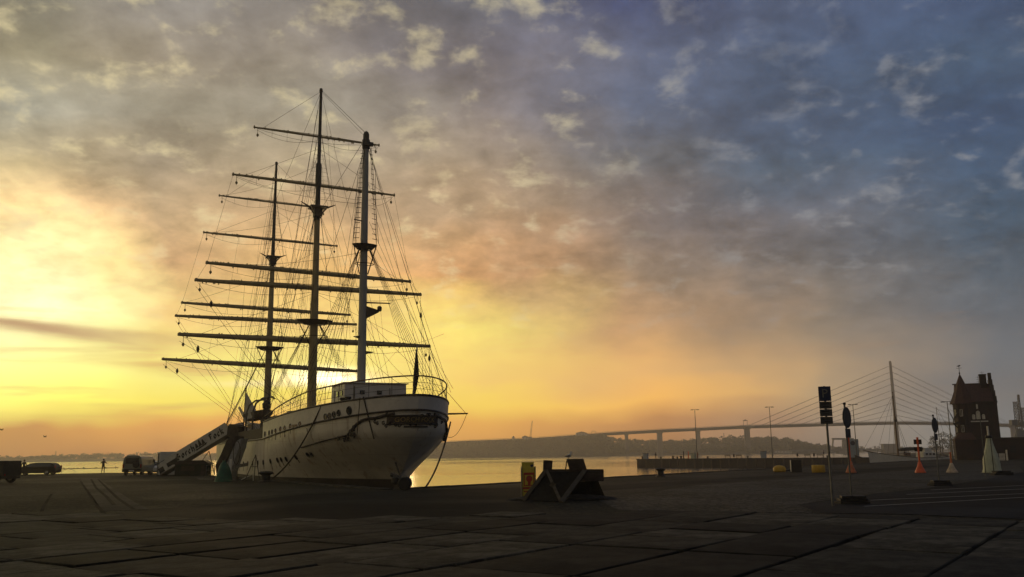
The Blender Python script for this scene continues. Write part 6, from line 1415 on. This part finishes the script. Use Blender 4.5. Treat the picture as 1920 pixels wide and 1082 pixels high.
b.tube([(x * .6, 0, z) for x, z, r in rings], [r for x, z, r in rings], 8); b.build('body', M['gull'], t, smooth=True)
b = MB(); b.tube([(-.02, .02, .1), (-.02, .02, 0)], .008, 4); b.tube([(-.02, -.02, .1), (-.02, -.02, 0)], .008, 4); b.build('leg', M['trim'], t)
for s in (-1, 1): b = MB(); b.tube([(.04, s * .06, .16), (-.06, s * .055, .13), (-.18, s * .02, .11)], [.02, .03, .006], 5); b.build('wing', M['steel'], t)

# yellow rescue post behind the buffer stop
g = gnd(991, 932); hz = lambda py: at(990, py, g.y).z
sc = lambda a, b_: (at(b_, 900, g.y) - at(a, 900, g.y)).length
t = thing('yellow_cabinet', 'yellow box post with a red bordered panel behind the buffer stop', 'cabinet', (g.x, g.y, 0), R(3))
W_ = sc(978, 1004.5)
b = MB(); b.box((0, 0, hz(876) / 2), (W_ * .92, .28, hz(876))); b.build('post_body', M['yellowsign'], t, bevel=.015)
b = MB(); b.box((-.02, -.02, (hz(866.5) + hz(882)) / 2), (sc(979.5, 1002), .22, hz(866.5) - hz(882))); b.build('header_panel', M['yellowsign'], t, bevel=.012)
for s in (-1, 1): b = MB(); b.box((s * W_ * .48, -.02, hz(874.5) / 2), (.045, .34, hz(874.5))); b.build('side_post', M['steel'], t)
b = MB(); zc = (hz(886) + hz(911)) / 2; b.box((.02, -.145, zc), (W_ * .74, .012, hz(886) - hz(911))); b.build('red_border', M['red'], t)
b = MB(); b.box((.02, -.153, zc - .03), (W_ * .60, .012, (hz(886) - hz(911)) * .74)); b.build('panel_face', M['yellowsign'], t)
b = MB(); b.lathe([(.14, 0), (.14, .008)], (.03, -.160, zc + .02), 16, M=Matrix.Rotation(R(90), 3, 'X')); b.box((.03, -.163, zc - .16), (.12, .008, .22)); b.build('red_emblem', M['red'], t)
b = MB(); b.box((0, -.145, hz(915)), (W_ * .8, .012, .09)); b.box((0, -.145, hz(921)), (W_ * .7, .012, .05)); b.build('red_band', M['red'], t)
b = MB(); b.add([(.08, -.135, hz(871.5)), (.20, -.135, hz(870.5)), (.23, -.135, hz(874)), (.15, -.135, hz(876)), (.09, -.135, hz(874.5))], [(0, 1, 2, 3, 4)]); b.build('blue_emblem', M['blue'], t)

# floats of a boom line in the water
def float_line(a, b_, n, lab):
    p, q = gnd(*a, z=WZ), gnd(*b_, z=WZ); b = MB()
    b.tube([p.lerp(q, i / 20) + V((0, .8 * sin(i * 1.1), .10)) for i in range(21)], .12, 5)
    rg = random.Random(n)
    for k in range(n):
        c = p.lerp(q, rg.random()); s = rg.uniform(.15, .4); b.lathe([(s * .6, 0), (s, .15), (s * .5, .35 + rg.random() * .5)], (c.x, c.y, WZ + .02), 7)
    tag(b.build('float_line', M['ink']), lab, 'float line')
float_line((100, 880), (222, 877.5), 16, 'dark line of floats on the water behind the lone person')
float_line((815, 863.5), (1046, 858.8), 26, 'dark line of floats on the water right of the ship')
mt = gnd(128, 886, z=WZ); b = MB(); b.tube([mt + V((-2.2, 0, 0)), mt + V((-1.4, 0, .8)), mt + V((0, 0, 1.15)), mt + V((1.6, 0, .7)), mt + V((2.3, 0, 0))], .06, 5); tag(b.build('water_hoop', M['galv']), 'thin bent pipe hoop standing in the water between car and lone person', 'pipe')
for px, py, Yb, lab in ((84, 819, 60, 'tiny dark bird flying low on the left'), (385, 831, 75, 'tiny dark bird flying above the gangway'), (2.5, 806, 55, 'tiny dark bird at the very left border')):
    c = at(px, py, Yb); b = MB(); b.tube([c + V((-.11, 0, .0)), c, c + V((.11, .03, 0))], [.008, .035, .01], 6)
    for s in (-1, 1): b.add([c + V((0, -.03, .02)), c + V((0, .05, .02)), c + V((s * .02, s * .16, .09)), c + V((s * -.03, s * .3, .05))], [(0, 1, 2), (0, 2, 3)])
    tag(b.build('flying_bird', M['ink']), lab, 'bird', 'birds in the sky')

# ------------------------------------------------------------------ haze
b = MB(); b.box((0, 950, 65), (4700, 2600, 143))
m = bpy.data.materials.new('haze_air'); m.use_nodes = True; w = NT(m.node_tree); w.n.clear()
out = w.n.new('ShaderNodeOutputMaterial'); vol = w.n.new('ShaderNodeVolumePrincipled'); vol.inputs['Color'].default_value = (*HAZE_COLOR, 1); vol.inputs['Density'].default_value = HAZE_DENSITY; vol.inputs['Anisotropy'].default_value = 0.6
w.l.new(vol.outputs[0], out.inputs['Volume'])
o = b.build('haze', m); tag(o, 'thin morning haze over the harbour', kind='stuff')
